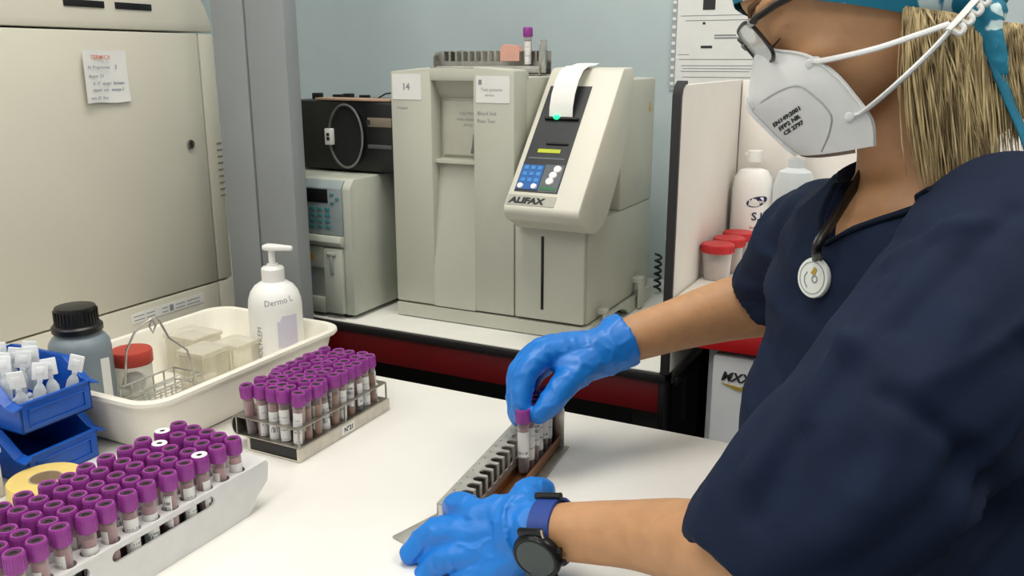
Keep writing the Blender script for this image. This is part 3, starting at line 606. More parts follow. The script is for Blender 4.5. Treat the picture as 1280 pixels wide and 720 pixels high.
mb = MB(); mb.lathe([(.0048, .9145), (.0048, .934)], 16, at=(cx, cy, 0)); mb.prism([(x, y) for x, y in [(-.012, -.007), (-.006, -.010), (.008, -.009), (.020, -.005), (.034, -.003), (.034, .003), (.020, .005), (.008, .009), (-.006, .010), (-.012, .007)]], 'z', .934, .942, .003, 0, Matrix.Translation((cx, cy, 0)) @ Matrix.Rotation(math.radians(12), 4, 'Z')); mb.build('pump_head', whitep_m, t)

# grey bottle with black cap
t = thing('reagent_bottle', 'grey plastic reagent bottle with ribbed black screw cap behind the blue bins', 'bottle', (-.968, .698, .7565))
mb = MB(); mb.lathe([(.034, .7565), (.0365, .760), (.037, .77), (.037, .845), (.0355, .855), (.031, .862), (.026, .866), (.025, .872)], 32, at=(-.968, .698, 0)); mb.plate((-.9335, .692, .772), (.35, .94, 0), (0, 0, 1), .016, .065, .0005, 1); mb.build('body', [bottle_m, paper_m], t)
mb = MB(); mb.lathe([(.0285, .8685), (.030, .870), (.030, .876), (.0285, .878), (.0255, .879), (.0245, .898), (.0235, .901), (.019, .902)], 32, at=(-.968, .698, 0))
for i in range(32):
    a = 2 * math.pi * i / 32; mb.box(-.0007, .0007, -.0003, .0007, .8795, .897, 0, 0, Matrix.Translation((-.968, .698, 0)) @ Matrix.Rotation(a, 4, 'Z') @ Matrix.Translation((0, .0252, 0)))
mb.build('screw_cap', black_m, t)
# red-lidded jar
t = thing('sample_jar', 'clear jar with faded red screw lid behind the wire basket', 'jar', (-.961, .767, .7565))
mb = MB(); mb.lathe([(.023, .7568), (.0245, .760), (.0245, .805), (.023, .808)], 28, at=(-.961, .767, 0)); mb.build('jar_body', clear_m, t)
mb = MB(); mb.lathe([(.0262, .806), (.0268, .807), (.0268, .822), (.0255, .8245), (.020, .825)], 28, at=(-.961, .767, 0)); mb.build('lid', redlid2_m, t, label='faded red lid')
mb = MB(); mb.ball((-.961, .767, .778), .016, 0, (1, 1, .9), 12); mb.build('cotton_wad', M('cotton', '#d8d4cc', .95, bump=.5), t)
# wire staining basket
t = thing('staining_basket', 'small wire slide-staining basket with upright hooked handle in the tray', 'basket', (-.888, .742, .757))
x0, x1, y0, y1, zb, zt = -.910, -.858, .704, .790, .7585, .800; w = .0011
mb = MB()
for z in (zb, .7715, .784, zt): mb.tube([(x0, y0, z), (x1, y0, z), (x1, y1, z), (x0, y1, z)], w if z not in (zb, zt) else .0013, 6, closed=True)
for i in range(6):
    y = y0 + (y1 - y0) * i / 5
    mb.tube([(x0, y, zt), (x0, y, zb), (x1, y, zb), (x1, y, zt)], w, 6)
for i in range(1, 9):
    z = zb + (zt - zb) * i / 9; mb.tube([(x0 + .02, y0 + .002, z), (x0 + .02, y1 - .002, z)], w * .7, 5)
mb.build('wire_frame', steel_m, t)
mb = MB(); ym = .742; mb.tube([(x0, ym - .03, zt), (x0 + .004, ym - .026, .845), (x0 + .012, ym - .018, .868), (x0 + .020, ym - .006, .880), (x0 + .026, ym - .001, .884), (x0 + .030, ym + .001, .876), (x0 + .027, ym - .002, .866), (x0 + .023, ym - .003, .874), (x0 + .026, ym + .001, .886), (x0 + .031, ym + .006, .880), (x0 + .036, ym + .014, .856), (x1 - .006, ym + .032, .836), (x1, ym + .034, zt), (x1, ym + .034, zb)], .0014, 8); mb.build('handle', steel_m, t)
# clear staining jars
jar_m = clear_mat('ivory_clear', '#e9e6da', .18, .12)
def stain_jar(x, y, w, d, h, label):
    t = thing('staining_jar', label, 'jar', (x, y, .757), 'clear staining jars in the tray')
    mb = MB(); mb.box(x - w / 2, x + w / 2, y - d / 2, y + d / 2, .757, .757 + h, .002)
    for k in range(5): mb.box(x - w / 2 - .0005, x - w / 2 + .0012, y - d / 2 + d * (k + .8) / 6, y - d / 2 + d * (k + 1) / 6, .762, .757 + h - .006)
    mb.build('jar_body', jar_m, t)
    mb = MB(); mb.box(x - w / 2 - .002, x + w / 2 + .002, y - d / 2 - .002, y + d / 2 + .002, .757 + h, .757 + h + .007, .002); mb.build('lid', jar_m, t)
stain_jar(-.905, .838, .046, .046, .050, 'cloudy staining jar right behind the wire basket, nearest of three')
stain_jar(-.973, .885, .060, .052, .050, 'cloudy staining jar at the back of the tray, farthest from the rim')
stain_jar(-.893, .889, .046, .042, .048, 'cloudy staining jar standing beside the white pump bottle')

# ------------------------------------------------------------------ blue stacking bins
def bin_mesh():
    mb = MB(); W = .043; D = .135; th = .002
    # side walls with sloping front edge
    for s in (-1, 1):
        y0, y1 = (W - th, W) if s > 0 else (-W, -W + th)
        mb.prism([(0, 0), (0, .034), (-.012, .036), (-.040, .058), (-D, .058), (-D, 0)], 'y', y0, y1, .0006)
        a, b_ = (W, W + .010) if s > 0 else (-W - .010, -W)
        # flared rim along the side wall
        rim = [(.004, .0335), (-.012, .0355), (-.040, .0585), (-D, .0585)]
        for (xa, za), (xb, zb) in zip(rim, rim[1:]):
            c0, c1 = (W - .001) * s, (W + .009) * s
            v = [(xa, c0, za), (xb, c0, zb), (xb, c1, zb - .003), (xa, c1, za - .003)]; v += [(p[0], p[1], p[2] - .0018) for p in v]
            mb.add(v, [(0, 1, 2, 3), (7, 6, 5, 4), (0, 4, 5, 1), (1, 5, 6, 2), (2, 6, 7, 3), (3, 7, 4, 0)])
    mb.box(-D, 0, -W, W, 0, th, .0005); mb.box(-D, -D + th, -W, W, 0, .058, .0005)
    mb.box(-th, 0, -W, W, 0, .034, .0005)
    for a, b_, c, d in ((-W + .008, W - .008, .024, .0265), (-W + .008, W - .008, .006, .0075), (-W + .008, -W + .0095, .006, .0265), (W - .0095, W - .008, .006, .0265)): mb.box(-.0002, .0014, a, b_, c, d, .0004)
    mb.box(-.003, .0015, -W, W, .0325, .035, .0008)
    return mb
lo = bin_mesh().build('storage_bin', blue_m, None, (0, 0, 0)); lo.location = (-.860, .585, .7503); lo.rotation_euler = (0, 0, math.radians(2)); tag(lo, 'empty blue stacking bin at the bottom of the pair', 'bin', 'blue stacking bins')
up = lo.copy(); COL.objects.link(up); up.location = (-.862, .585, .8095); up.rotation_euler = (0, 0, 0); up['label'] = 'blue stacking bin on top, filled with clear plastic ampoules'
st = MB(); st.lathe([(.007, 0), (.0065, .0008)], 20, mx=Matrix.Translation((-.905, .5419, .835)) @ Matrix.Rotation(math.pi / 2, 4, 'X')); s_ = st.build('red_sticker', redlid_m, None, (-.905, .5415, .835)); tag(s_, 'round red sticker on the near side of the upper blue bin', 'sticker')
# ampoules
am = MB(); am.lathe([(.0015, 0), (.0052, .002), (.0058, .008), (.0056, .016), (.0040, .020), (.0020, .023), (.0020, .026)], 14, sy=.75)
am_me = am.mesh('capsule', [clear2_m]); tb = MB(); tb.box(-.0068, .0068, -.0011, .0011, .0262, .0425, .001); tb.box(-.0034, .0034, -.0016, .0016, .031, .038, .0005); tb.box(-.0022, .0022, -.001, .001, .024, .0265); tb_me = tb.mesh('twist_tab', [M('milky_plastic', '#e6eaee', .4, noise=.02)])
AMP = [(-.872, 0.551, 'front-left corner of the bin'), (-.874, 0.569, 'second along the front lip'), (-.873, 0.588, 'third along the front lip'), (-.874, 0.607, 'front-right corner of the bin'),
       (-.897, 0.548, 'near the left wall, second rank'), (-.900, 0.566, 'second rank, second from left'), (-.902, 0.585, 'second rank, third from left'), (-.920, 0.551, 'near the left wall, third rank'), (-.924, 0.571, 'third rank, second from left'), (-.927, 0.591, 'third rank, third from left'), (-.945, 0.555, 'back rank against the left wall'), (-.949, 0.579, 'back rank, second from left')]
for k, (x, y, w_) in enumerate(AMP):
    t = thing('plastic_ampoule', 'clear ampoule with white twist tab in blue bin, ' + w_, 'ampoule', (x, y + .003, .8275 if k < 4 else .838), 'ampoules in the upper blue bin', (rng.uniform(-.25, .1), rng.uniform(-.1, .3), rng.uniform(.5, 1.3))); t.scale = (1.2, 1.2, 1.2)
    for nm, me in (('capsule', am_me), ('twist_tab', tb_me)):
        o = bpy.data.objects.new(nm, me); COL.objects.link(o); o.parent = t
amp_bed = [(-.885 - .02 * (i // 2), .582 + .028 * (i % 2)) for i in range(8)]
for k, (x, y) in enumerate(amp_bed):
    t = thing('plastic_ampoule', 'clear ampoule lying at the bottom of the upper blue bin', 'ampoule', (x + rng.uniform(-.003, .003), y + rng.uniform(-.002, .002), .8175), 'ampoules lying under the upright ones', (math.pi / 2 + rng.uniform(-.1, .1), 0, rng.uniform(-.3, .3)))
    o = bpy.data.objects.new('capsule', am_me); COL.objects.link(o); o.parent = t
# roll of yellow tape
t = thing('tape_roll', 'roll of pale yellow tape lying flat beside the lower blue bin', 'tape', (-.8215, .533, .7503))
mb = MB(); mb.lathe([(.0165, .7505), (.0372, .7505), (.0375, .752), (.0375, .772), (.0365, .7735), (.0165, .7735)], 48, 0, cap=False, at=(-.8215, .533, 0)); mb.lathe([(.0165, .7735), (.0165, .7505)], 48, 0, cap=False, at=(-.8215, .533, 0)); mb.build('tape', yellow_m, t)
mb = MB(); mb.lathe([(.0164, .7505), (.0164, .7738), (.0150, .7738), (.0150, .7505)], 32, 0, cap=False, at=(-.8215, .533, 0)); mb.build('core', card_m, t, label='cardboard core')
t = thing('white_carton', 'plain white carton at the table edge left of the tape roll', 'box', (-.92, .46, .7503))
mb = MB(); mb.box(-.975, -.866, .40, .515, .7503, .800, .001); mb.build('carton', paper_m, t)
mb = MB(); mb.box(-.977, -.864, .398, .517, .800, .806, .001); mb.build('lid', paper_m, t)

# ------------------------------------------------------------------ right bench: cups, bottles
def cup(x, y, label, content):
    t = thing('specimen_cup', label, 'cup', (x, y, .868), 'red-lidded specimen cups')
    mb = MB(); mb.lathe([(.018, .8685), (.0195, .870), (.0225, .912), (.0225, .914)], 28, at=(x, y, 0)); mb.build('cup_body', clear_m, t)
    mb = MB(); mb.lathe([(.0175, .8695), (.0185, .870), (.0205, .898)], 24, at=(x, y, 0)); mb.build('contents', content, t)
    mb = MB(); mb.lathe([(.0248, .911), (.0252, .912), (.0252, .922), (.0245, .924), (.020, .9245)], 36, at=(x, y, 0))
    for i in range(36):
        a = 2 * math.pi * i / 36; mb.box(-.0006, .0006, -.0002, .0006, .912, .922, 0, 0, Matrix.Translation((x, y, 0)) @ Matrix.Rotation(a, 4, 'Z') @ Matrix.Translation((0, .0252, 0)))
    mb.build('lid', redlid_m, t, label='red screw lid')
cup(-.3195, 1.335, 'clear specimen cup with red lid, nearest of three by the divider', M('pale_pink_content', '#c9a39c', .5))
cup(-.3155, 1.391, 'red-lidded specimen cup with reddish contents, middle of three by the divider', M('brick_content', '#9a4436', .5))
cup(-.3135, 1.446, 'red-lidded specimen cup with dark contents, farthest of three by the divider', M('dark_content', '#4a1f1a', .5))
cx, cy = -.307, 1.503
t = thing('lotion_bottle', 'tall white lotion bottle with dark blue oval logo beside red-lidded cups', 'bottle', (cx, cy, .868))
mb = MB(); mb.lathe([(.030, .8685), (.034, .872), (.0345, .8949), (.034, .9873), (.031, 1.0083), (.023, 1.0200), (.012, 1.0234)], 36, at=(cx, cy, 0), sy=.75); b = mb.build('body', whitep_m, t)
mb = MB(); mb.lathe([(.012, 1.0525), (.012, 1.0343), (.006, 1.0360), (.006, 1.0427), (.009, 1.0436), (.009, 1.0486)], 24, at=(cx, cy, 0)); mb.box(cx - .016, cx + .006, cy - .005, cy + .005, 1.0427, 1.0486, .002); mb.build('pump_head', whitep_m, t)
def ow(x, y, a0=-70): a = math.radians(a0) + x / .032; return (cx + .0348 * math.cos(a), cy + .0348 * .75 * math.sin(a), y)
mb = MB()
pts = [(.002 + .0165 * math.cos(a) * (1 + .1 * math.sin(a)), .9705 + .0085 * math.sin(a) + .004 * math.cos(a)) for a in [2 * math.pi * i / 28 for i in range(28)]]
mb.add([ow(*p) for p in pts], [tuple(range(28))], 0); 
def otext(mb, s, size, x, y, mat, lift=.0004):
    def f(px, py): p = ow(px + x, py + y); d = Vector((p[0] - cx, p[1] - cy, 0)).normalized() * lift; return (p[0] + d.x, p[1] + d.y, p[2])
    wtext(mb, s, size, f, mat, .0003)
otext(mb, 'Neutro', .008, -.011, .9680, 1, .0008); otext(mb, 'S.I', .019, -.006, .9394, 0); otext(mb, 'doccia', .006, -.008, .9251, 2); otext(mb, 'crema', .006, -.008, .9075, 2); otext(mb, '500 ml', .005, -.008, .8991, 2)
mb.build('logo', [M('navy_logo', '#1b1f52', .5), paper_m, M('rose_print', '#d98a8a', .6)], b)
t = thing('clear_spray_bottle', 'frosted translucent bottle half hidden behind the white lotion bottle', 'bottle', (-.240, 1.505, .868))
mb = MB(); mb.lathe([(.032, .8685), (.034, .872), (.034, .9957), (.026, 1.0209), (.013, 1.0276), (.013, 1.0419)], 32, at=(-.240, 1.505, 0)); mb.build('body', clear2_m, t)
mb = MB(); mb.lathe([(.0145, 1.0752), (.0145, 1.0545), (.008, 1.0570), (.008, 1.105)], 24, at=(-.240, 1.505, 0)); mb.build('cap', whitep_m, t)

# ------------------------------------------------------------------ notice on the wall, loose cable
t = thing('wall_notice', 'printed white notice in clear punched sleeve on the wall above the divider', 'notice', (-.45, 1.757, 1.25))
mb = MB(); mb.plate((-.5385, 1.7575, 1.140), (1, 0, 0), (0, 0, 1), .205, .29, .0006, 0); sl_ = mb.build('sleeve', sleeve_m, t)
mb = MB()
for i in range(18): mb.box(-.5365, -.5295, 1.7563, 1.7567, 1.150 + i * .0155, 1.156 + i * .0155)
mb.build('punched_margin', whitep_m, t)
mb = MB(); mb.plate((-.527, 1.7565, 1.1455), (1, 0, 0), (0, 0, 1), .19, .275, .0005, 0)
y = 1.7557
mb.box(-.477, -.453, y, 1.756, 1.292, 1.322, 0, 1); mb.box(-.4775, -.455, y, 1.756, 1.2205, 1.2255, 0, 1); mb.box(-.476, -.4705, y, 1.756, 1.265, 1.2695, 0, 1); mb.box(-.452, -.40, y, 1.756, 1.238, 1.241, 0, 2); mb.box(-.452, -.41, y, 1.756, 1.243, 1.246, 0, 2)
for k, (z, a, b) in enumerate([(1.281, -.52, -.36), (1.272, -.51, -.36), (1.208, -.522, -.50), (1.199, -.52, -.36), (1.187, -.515, -.37), (1.1815, -.512, -.36), (1.176, -.515, -.38), (1.165, -.512, -.365)]): mb.box(a, b, y, 1.756, z, z + .0014, 0, 2)
mb.build('sheet', [paper_m, ink_m, print_m], t)
t = thing('blue_cable', 'thin grey-blue cable rising behind the left side of the large analyzer', 'cable', (-.92, 1.63, 1.1))
mb = MB(); mb.tube([(-1.02, 1.66, .76), (-1.02, 1.665, 1.0), (-1.01, 1.66, 1.14), (-1.0, 1.65, 1.17), (-.97, 1.64, 1.195), (-.955, 1.64, 1.21), (-.948, 1.64, 1.217)], .0026, 8); mb.build('cord', M('cable_blue', '#6d8aa3', .5), t)

# ------------------------------------------------------------------ the person at the table
skin_m = M('skin', '#bd8e66', .5, noise=.06, scale=60, bump=.06, bscale=500, sss=.05)
scrub_m = M('navy_scrub_cloth', '#0f1d36', .8, noise=.10, scale=25, bump=.12, bscale=1500, spec=.22)
glove_m = M('blue_nitrile', '#1679d4', .42, noise=.05, scale=40, bump=.18, bscale=160, sss=.0)
mask_m = M('mask_fabric', '#e4e6e6', .85, noise=.02, scale=60, bump=.08, bscale=900)
maskline_m = M('mask_seam', '#b9bcbc', .85)
teal = M('teal_scarf', '#0f7f9f', .75, noise=.1, scale=40)
hair_m = M('blond_hair', '#806a45', .48, noise=.15, scale=1.0, hx2='#c9b688', spec=.5)
_n = hair_m.node_tree; _mp = _n.nodes.new('ShaderNodeMapping'); _mp.inputs['Scale'].default_value = (160, 160, 7)
_t = [x for x in _n.nodes if x.type == 'TEX_COORD'][0]; _z = [x for x in _n.nodes if x.type == 'TEX_NOISE'][0]; _n.links.new(_t.outputs['Object'], _mp.inputs['Vector']); _n.links.new(_mp.outputs['Vector'], _z.inputs['Vector'])
lens_m = clear_mat('spectacle_lens', '#e8eef0', .04, .03)

def bake(mb, voxel, smooth=6, fac=.5, cutters=()):
    """welds overlapping shapes into one continuous skin, then cuts openings"""
    me = mb.mesh('tmp', []); ob = bpy.data.objects.new('tmp', me); COL.objects.link(ob)
    r = ob.modifiers.new('r', 'REMESH'); r.mode = 'VOXEL'; r.voxel_size = voxel
    if smooth: s = ob.modifiers.new('s', 'SMOOTH'); s.factor = fac; s.iterations = smooth
    def grab(o):
        dg = bpy.context.evaluated_depsgraph_get(); dg.update(); out = bpy.data.meshes.new_from_object(o.evaluated_get(dg))
        m = o.data; bpy.data.objects.remove(o); bpy.data.meshes.remove(m); return out
    out = grab(ob)
    for c in cutters:
        cm = c.mesh('cut', []); bb = bmesh.new(); bb.from_mesh(cm); bmesh.ops.recalc_face_normals(bb, faces=bb.faces[:]); bb.to_mesh(cm); bb.free()
        co = bpy.data.objects.new('cut', cm); COL.objects.link(co); ob = bpy.data.objects.new('tmp', out); COL.objects.link(ob)
        b = ob.modifiers.new('b', 'BOOLEAN'); b.operation = 'DIFFERENCE'; b.object = co; b.solver = 'MANIFOLD'
        out = grab(ob); m = co.data; bpy.data.objects.remove(co); bpy.data.meshes.remove(m)
    return out
def finish(me, name, mats, parent, label=None, sharp=60):
    o = bpy.data.objects.new(name, me); COL.objects.link(o); me.materials.clear()
    for m in mats: me.materials.append(m)
    me.polygons.foreach_set('use_smooth', [True] * len(me.polygons))
    try: me.set_sharp_from_angle(angle=math.radians(sharp))
    except Exception: pass
    O = Vector(parent['_o'])
    for v in me.vertices: v.co -= O
    o.parent = parent; o['_o'] = tuple(parent['_o'])
    if label: o['label'] = label
    return o
from mathutils import noise as mn
from mathutils.bvhtree import BVHTree
BF = Vector((-.730, -.684, 0)); BL = Vector((.684, -.730, 0)); UP = Vector((0, 0, 1))
def rings(mb, rs, n=36, ex=2.2):
    """loft closed rings: (centre, forward half, lateral half)"""
    vs = []; fs = []
    for c, a, b in rs:
        c = Vector(c)
        for i in range(n):
            t = 2 * math.pi * i / n; ct, st = math.cos(t), math.sin(t)
            e = 2 / ex; x = math.copysign(abs(ct) ** e, ct); y = math.copysign(abs(st) ** e, st)
            vs.append(tuple(c + BF * (a * x) + BL * (b * y)))
    for j in range(len(rs) - 1):
        for i in range(n): fs.append((j * n + i, j * n + (i + 1) % n, (j + 1) * n + (i + 1) % n, (j + 1) * n + i))
    fs.append(tuple(range(n))[::-1]); fs.append(tuple((len(rs) - 1) * n + i for i in range(n)))
    mb.add(vs, fs)
def smoothpath(pts, rad, k=6):
    """Catmull-Rom through points with radii"""
    P = [Vector(p) for p in pts]; out = []; ro = []
    for i in range(len(P) - 1):
        p0 = P[max(i - 1, 0)]; p1 = P[i]; p2 = P[i + 1]; p3 = P[min(i + 2, len(P) - 1)]
        for q in range(k):
            t = q / k; out.append(.5 * ((2 * p1) + (p2 - p0) * t + (2 * p0 - 5 * p1 + 4 * p2 - p3) * t * t + (3 * p1 - p0 - 3 * p2 + p3) * t ** 3)); ro.append(rad[i] + (rad[i + 1] - rad[i]) * t)
    return out + [P[-1]], ro + [rad[-1]]
def limb(mb, pts, rad, n=20, k=6, ends=True, flat=1.0, up=None):
    a, b = smoothpath(pts, rad, k); mb.tube(a, b, n, flat=flat, up=up)
    if ends: mb.ball(tuple(a[0]), b[0] * .98, 0, seg=16); mb.ball(tuple(a[-1]), b[-1] * .98, 0, seg=16)

P0 = (0.03, 0.72, 0.0)
person = thing('person', 'person in navy scrubs, white mask and blue gloves loading tubes into the steel rack', 'person', P0)
# head frame: x forward, y left (towards the near side), z up
HC = Vector((-0.0751, 0.8274, 1.2479)); HX = Vector((-0.8745, -0.2461, -0.4179)); HY = Vector((0.2048, -0.9685, 0.1420)); HZ = Vector((-0.4396, 0.0386, 0.8973))
HM = Matrix(((HX.x, HY.x, HZ.x, HC.x), (HX.y, HY.y, HZ.y, HC.y), (HX.z, HY.z, HZ.z, HC.z), (0, 0, 0, 1)))
def HP(x, y, z): return HM @ Vector((x, y, z))
LSH, LEL, LWR = (0.0421, 0.7032, 1.0548), (-0.0597, 0.5468, 0.8546), (-0.2749, 0.6311, 0.8029)
RSH, REL, RWR = (-0.1120, 0.9448, 1.0191), (-0.1752, 1.0458, 0.9192), (-0.3190, 0.9281, 0.8850)
body = MB()
hr_ = [(-.100, .080, .014, .015), (-.093, .070, .030, .028), (-.084, .056, .048, .042), (-.070, .038, .066, .053), (-.05, .022, .083, .061), (-.02, .006, .096, .067), (0, -.002, .099, .070), (.02, -.006, .102, .073), (.045, -.006, .110, .076), (.07, -.008, .108, .077), (.095, -.010, .098, .070), (.115, -.012, .080, .056), (.130, -.014, .05, .035), (.137, -.014, .015, .01)]
vs = []; fs = []; n = 32
for z, cx_, hd, hw in hr_:
    for i in range(n):
        t = 2 * math.pi * i / n; vs.append(tuple(HP(cx_ + hd * math.copysign(abs(math.cos(t)) ** .92, math.cos(t)), hw * math.copysign(abs(math.sin(t)) ** .92, math.sin(t)), z)))
for j in range(len(hr_) - 1):
    for i in range(n): fs.append((j * n + i, j * n + (i + 1) % n, (j + 1) * n + (i + 1) % n, (j + 1) * n + i))
fs.append(tuple(range(n))[::-1]); fs.append(tuple((len(hr_) - 1) * n + i for i in range(n))); body.add(vs, fs)
limb(body, [HP(.094, 0, .018), HP(.099, 0, 0), HP(.106, 0, -.018), HP(.107, 0, -.030), HP(.096, 0, -.040)], [.008, .009, .010, .011, .010], 14)   # nose
for s in (1, -1):
    body.ball((0, 0, 0), 1, 0, (1, 1, 1), 16, HM @ Matrix.Translation((.052, .042 * s, -.026)) @ Matrix.Diagonal((.033, .0215, .023, 1)))      # cheekbone
    body.ball((0, 0, 0), 1, 0, (1, 1, 1), 16, HM @ Matrix.Translation((.0775, .034 * s, .006)) @ Matrix.Diagonal((.0150, .0160, .0125, 1)))    # eyelid
    body.ball((0, 0, 0), 1, 0, (1, 1, 1), 16, HM @ Matrix.Translation((.080, .034 * s, .027)) @ Matrix.Diagonal((.019, .026, .010, 1)))        # brow
    body.ball((0, 0, 0), 1, 0, (1, 1, 1), 16, HM @ Matrix.Translation((-.006, .062 * s, -.004)) @ Matrix.Rotation(.2, 4, 'Y') @ Matrix.Diagonal((.016, .006, .028, 1)))   # ear
limb(body, [HP(-.022, 0, -.03), (-0.0445, 0.8302, 1.1765), (-0.0333, 0.8393, 1.1362), (-0.0256, 0.8451, 1.0912), (-0.0220, 0.8381, 1.0608)], [.056, .052, .051, .058, .075], 28)
CH = [((-0.0182, 0.8429, 1.0829), .068, .088), ((-0.0161, 0.8387, 1.0647), .090, .118), ((-0.0128, 0.8375, 1.0347), .103, .150), ((-0.0116, 0.8274, 0.9981), .103, .158), ((-0.0148, 0.8156, 0.9436), .101, .140), ((-0.0220, 0.8005, 0.8643), .120, .118), ((-0.0113, 0.7697, 0.7800), .130, .115), ((0.0200, 0.7087, 0.6952), .138, .13), ((.045, .68, .56), .14, .17), ((.06, .68, .47), .13, .17)]
rings(body, CH)
limb(body, [(0.0225, 0.7491, 1.0480), LSH, (-0.0041, 0.6229, 0.9593), LEL], [.050, .055, .048, .043]); limb(body, [LEL, (-0.1061, 0.5792, 0.8480), (-0.1552, 0.6088, 0.8360), (-0.2076, 0.6292, 0.8185), LWR, (-0.3157, 0.6465, 0.7875)], [.042, .0395, .034, .0285, .0245, .020])
limb(body, [(-0.0704, 0.8987, 1.0272), RSH, (-0.1467, 1.0016, 0.9764), REL], [.045, .050, .044, .041]); limb(body, [REL, (-0.2239, 1.0243, 0.9104), (-0.2776, 0.9756, 0.8962), RWR, (-0.3479, 0.8989, 0.8748)], [.0405, .0385, .031, .0265, .022])
bm_ = bake(body, .0042, 5)
b = finish(bm_, 'body', [skin_m], person)

# scrub top
gar = MB()
GR = [((-0.0173, 0.8519, 1.1118), .066, .074), ((-0.0145, 0.8464, 1.0883), .084, .098), ((-0.0145, 0.8401, 1.0667), .102, .128), ((-0.0128, 0.8375, 1.0347), .112, .160), ((-0.0116, 0.8274, 0.9981), .112, .168), ((-0.0148, 0.8156, 0.9436), .111, .150), ((-0.0220, 0.8005, 0.8643), .132, .130), ((-0.0113, 0.7697, 0.7800), .145, .125), ((0.0200, 0.7087, 0.6952), .15, .14), ((.045, .68, .56), .155, .185), ((.055, .68, .45), .15, .185)]
rings(gar, GR)
LS = [(0.0312, 0.7823, 1.0473), (0.0425, 0.7086, 1.0608), (-0.0005, 0.6201, 0.9910), (-0.0416, 0.5756, 0.9337), (-0.0805, 0.5522, 0.8617)]
limb(gar, [(0.0014, 0.7096, 1.0879), (-0.0477, 0.6173, 1.0158), (-0.0829, 0.5713, 0.9591), (-0.1204, 0.5409, 0.8922)], [.024, .020, .020, .020], 16)
limb(gar, LS, [.058, .072, .071, .070, .071], 28, 6, False)
RS = [(-0.0708, 0.8996, 1.0310), (-0.1122, 0.9452, 1.0207), (-0.1488, 0.9907, 0.9821), (-0.1834, 1.0216, 0.9299)]
limb(gar, RS, [.058, .062, .056, .046], 24, 6, False)
def tail(pts, r, inn, out):   # opening cutter along the last stretch of a sleeve
    a = Vector(pts[-2]); c = Vector(pts[-1]); d = (c - a).normalized(); m = MB(); m.tube([c - d * inn, c - d * inn * .5, c + d * out], [r * .93, r, r * 1.0], 28); return m
cl = tail(LS, .0645, .07, .05); cr = tail(RS, .044, .05, .04)
# V neck and neck hole
VT = Vector((-0.0871, 0.7584, 1.0516)); V0 = VT + BL * -.012
def BP(l, f, z): q = V0 + BL * l + BF * f; return (q.x, q.y, z)
vz = VT.z; wed = MB(); poly = [(0.0, vz), (.100, vz + .060), (.116, vz + .2), (-.082, vz + .2), (-.082, vz + .105)]
A = [BP(l, .15, z) for l, z in poly]; B = [BP(l, -.095, z) for l, z in poly]; k = len(poly)
wed.add(A + B, [tuple(range(k)), tuple(range(2 * k - 1, k - 1, -1))] + [(i, i + k, (i + 1) % k + k, (i + 1) % k) for i in range(k)])
nk = MB(); nk.tube([(-0.0216, 0.8418, 1.0730), (-0.0333, 0.8393, 1.1362)], [.066, .074], 32)
gm = bake(gar, .0046, 9, .5, (cl, cr, wed, nk))
# folds: long soft ridges running with the cloth
CREASES = [(Vector((-0.0246, 0.5203, 1.0205)), Vector((0.0255, 0.5447, 0.9771)), .007, -.0045), (Vector((-0.0035, 0.6256, 1.1065)), Vector((-0.0574, 0.5567, 1.0437)), .009, .004), (Vector((-0.0574, 0.5567, 1.0437)), Vector((-0.1058, 0.5063, 0.9550)), .010, .006), (Vector((-0.0612, 0.5439, 1.0261)), Vector((-0.0943, 0.4893, 0.9361)), .010, -.005), (Vector((0.0266, 0.5369, 0.9685)), Vector((0.0583, 0.5667, 0.9361)), .014, -.009), (Vector((-0.0436, 0.6103, 1.0643)), Vector((-0.0655, 0.5306, 0.9881)), .006, .0035), (Vector((0.0109, 0.5860, 1.0451)), Vector((-0.0277, 0.5054, 0.9550)), .012, .004), (Vector((0.0344, 0.6410, 1.1133)), Vector((-0.0189, 0.5788, 1.0326)), .007, -.0035), (Vector((-0.0500, 0.6350, 1.0807)), Vector((0.0170, 0.6304, 1.1074)), .008, .004)]
_pre = BVHTree.FromPolygons([tuple(v.co) for v in gm.vertices], [tuple(p.vertices) for p in gm.polygons]); _cr = []
for a_, b_, w_, h_ in CREASES:
    q_ = [_pre.find_nearest(a_.lerp(b_, i / 8))[0] for i in range(9)]; _cr += [(q_[i], q_[i + 1], w_, h_) for i in range(8)]
def fold(p, nrm):
    ax = (Vector(LS[3]) - Vector(LS[1])).normalized()
    q = Vector((p.dot(ax) * 5.0, (p - ax * p.dot(ax)).dot(UP) * 22.0, (p - ax * p.dot(ax)).dot(BF) * 22.0))
    d = mn.noise(q) * .0075 + mn.noise(q * 2.1 + Vector((7, 3, 1))) * .0048
    r = 1 - abs(mn.noise(Vector((q.x * .8 + 3, q.y * .8, q.z * .8)))) * 3.0
    best = {}
    for a_, b_, w__, h_ in _cr:
        ab = b_ - a_; t_ = max(0, min(1, (p - a_).dot(ab) / max(1e-9, ab.length_squared))); dd = (p - (a_ + ab * t_)).length
        if dd < best.get((w__, h_), 1): best[(w__, h_)] = dd
    for (w__, h_), dd in best.items(): d += h_ * math.exp(-(dd / w__) ** 2)
    return d + max(0, r) ** 2 * .0050 - max(0, 1 - abs(mn.noise(Vector((q.x * 1.1 + 9, q.y * .7, q.z * .7 + 4)))) * 7.0) * .0028 + mn.noise(p * 60) * .0005
nv = [v.normal.copy() for v in gm.vertices]
for v, nn in zip(gm.vertices, nv): v.co += nn * fold(v.co, nn)
garment_tree = BVHTree.FromPolygons([tuple(v.co) for v in gm.vertices], [tuple(p.vertices) for p in gm.polygons])
top = finish(gm, 'scrub_top', [scrub_m], person, 'navy short-sleeved V-neck scrub top')
def ong(p, off=.001):
    h = garment_tree.find_nearest(Vector(p)); return h[0] + h[1] * off, h[1]
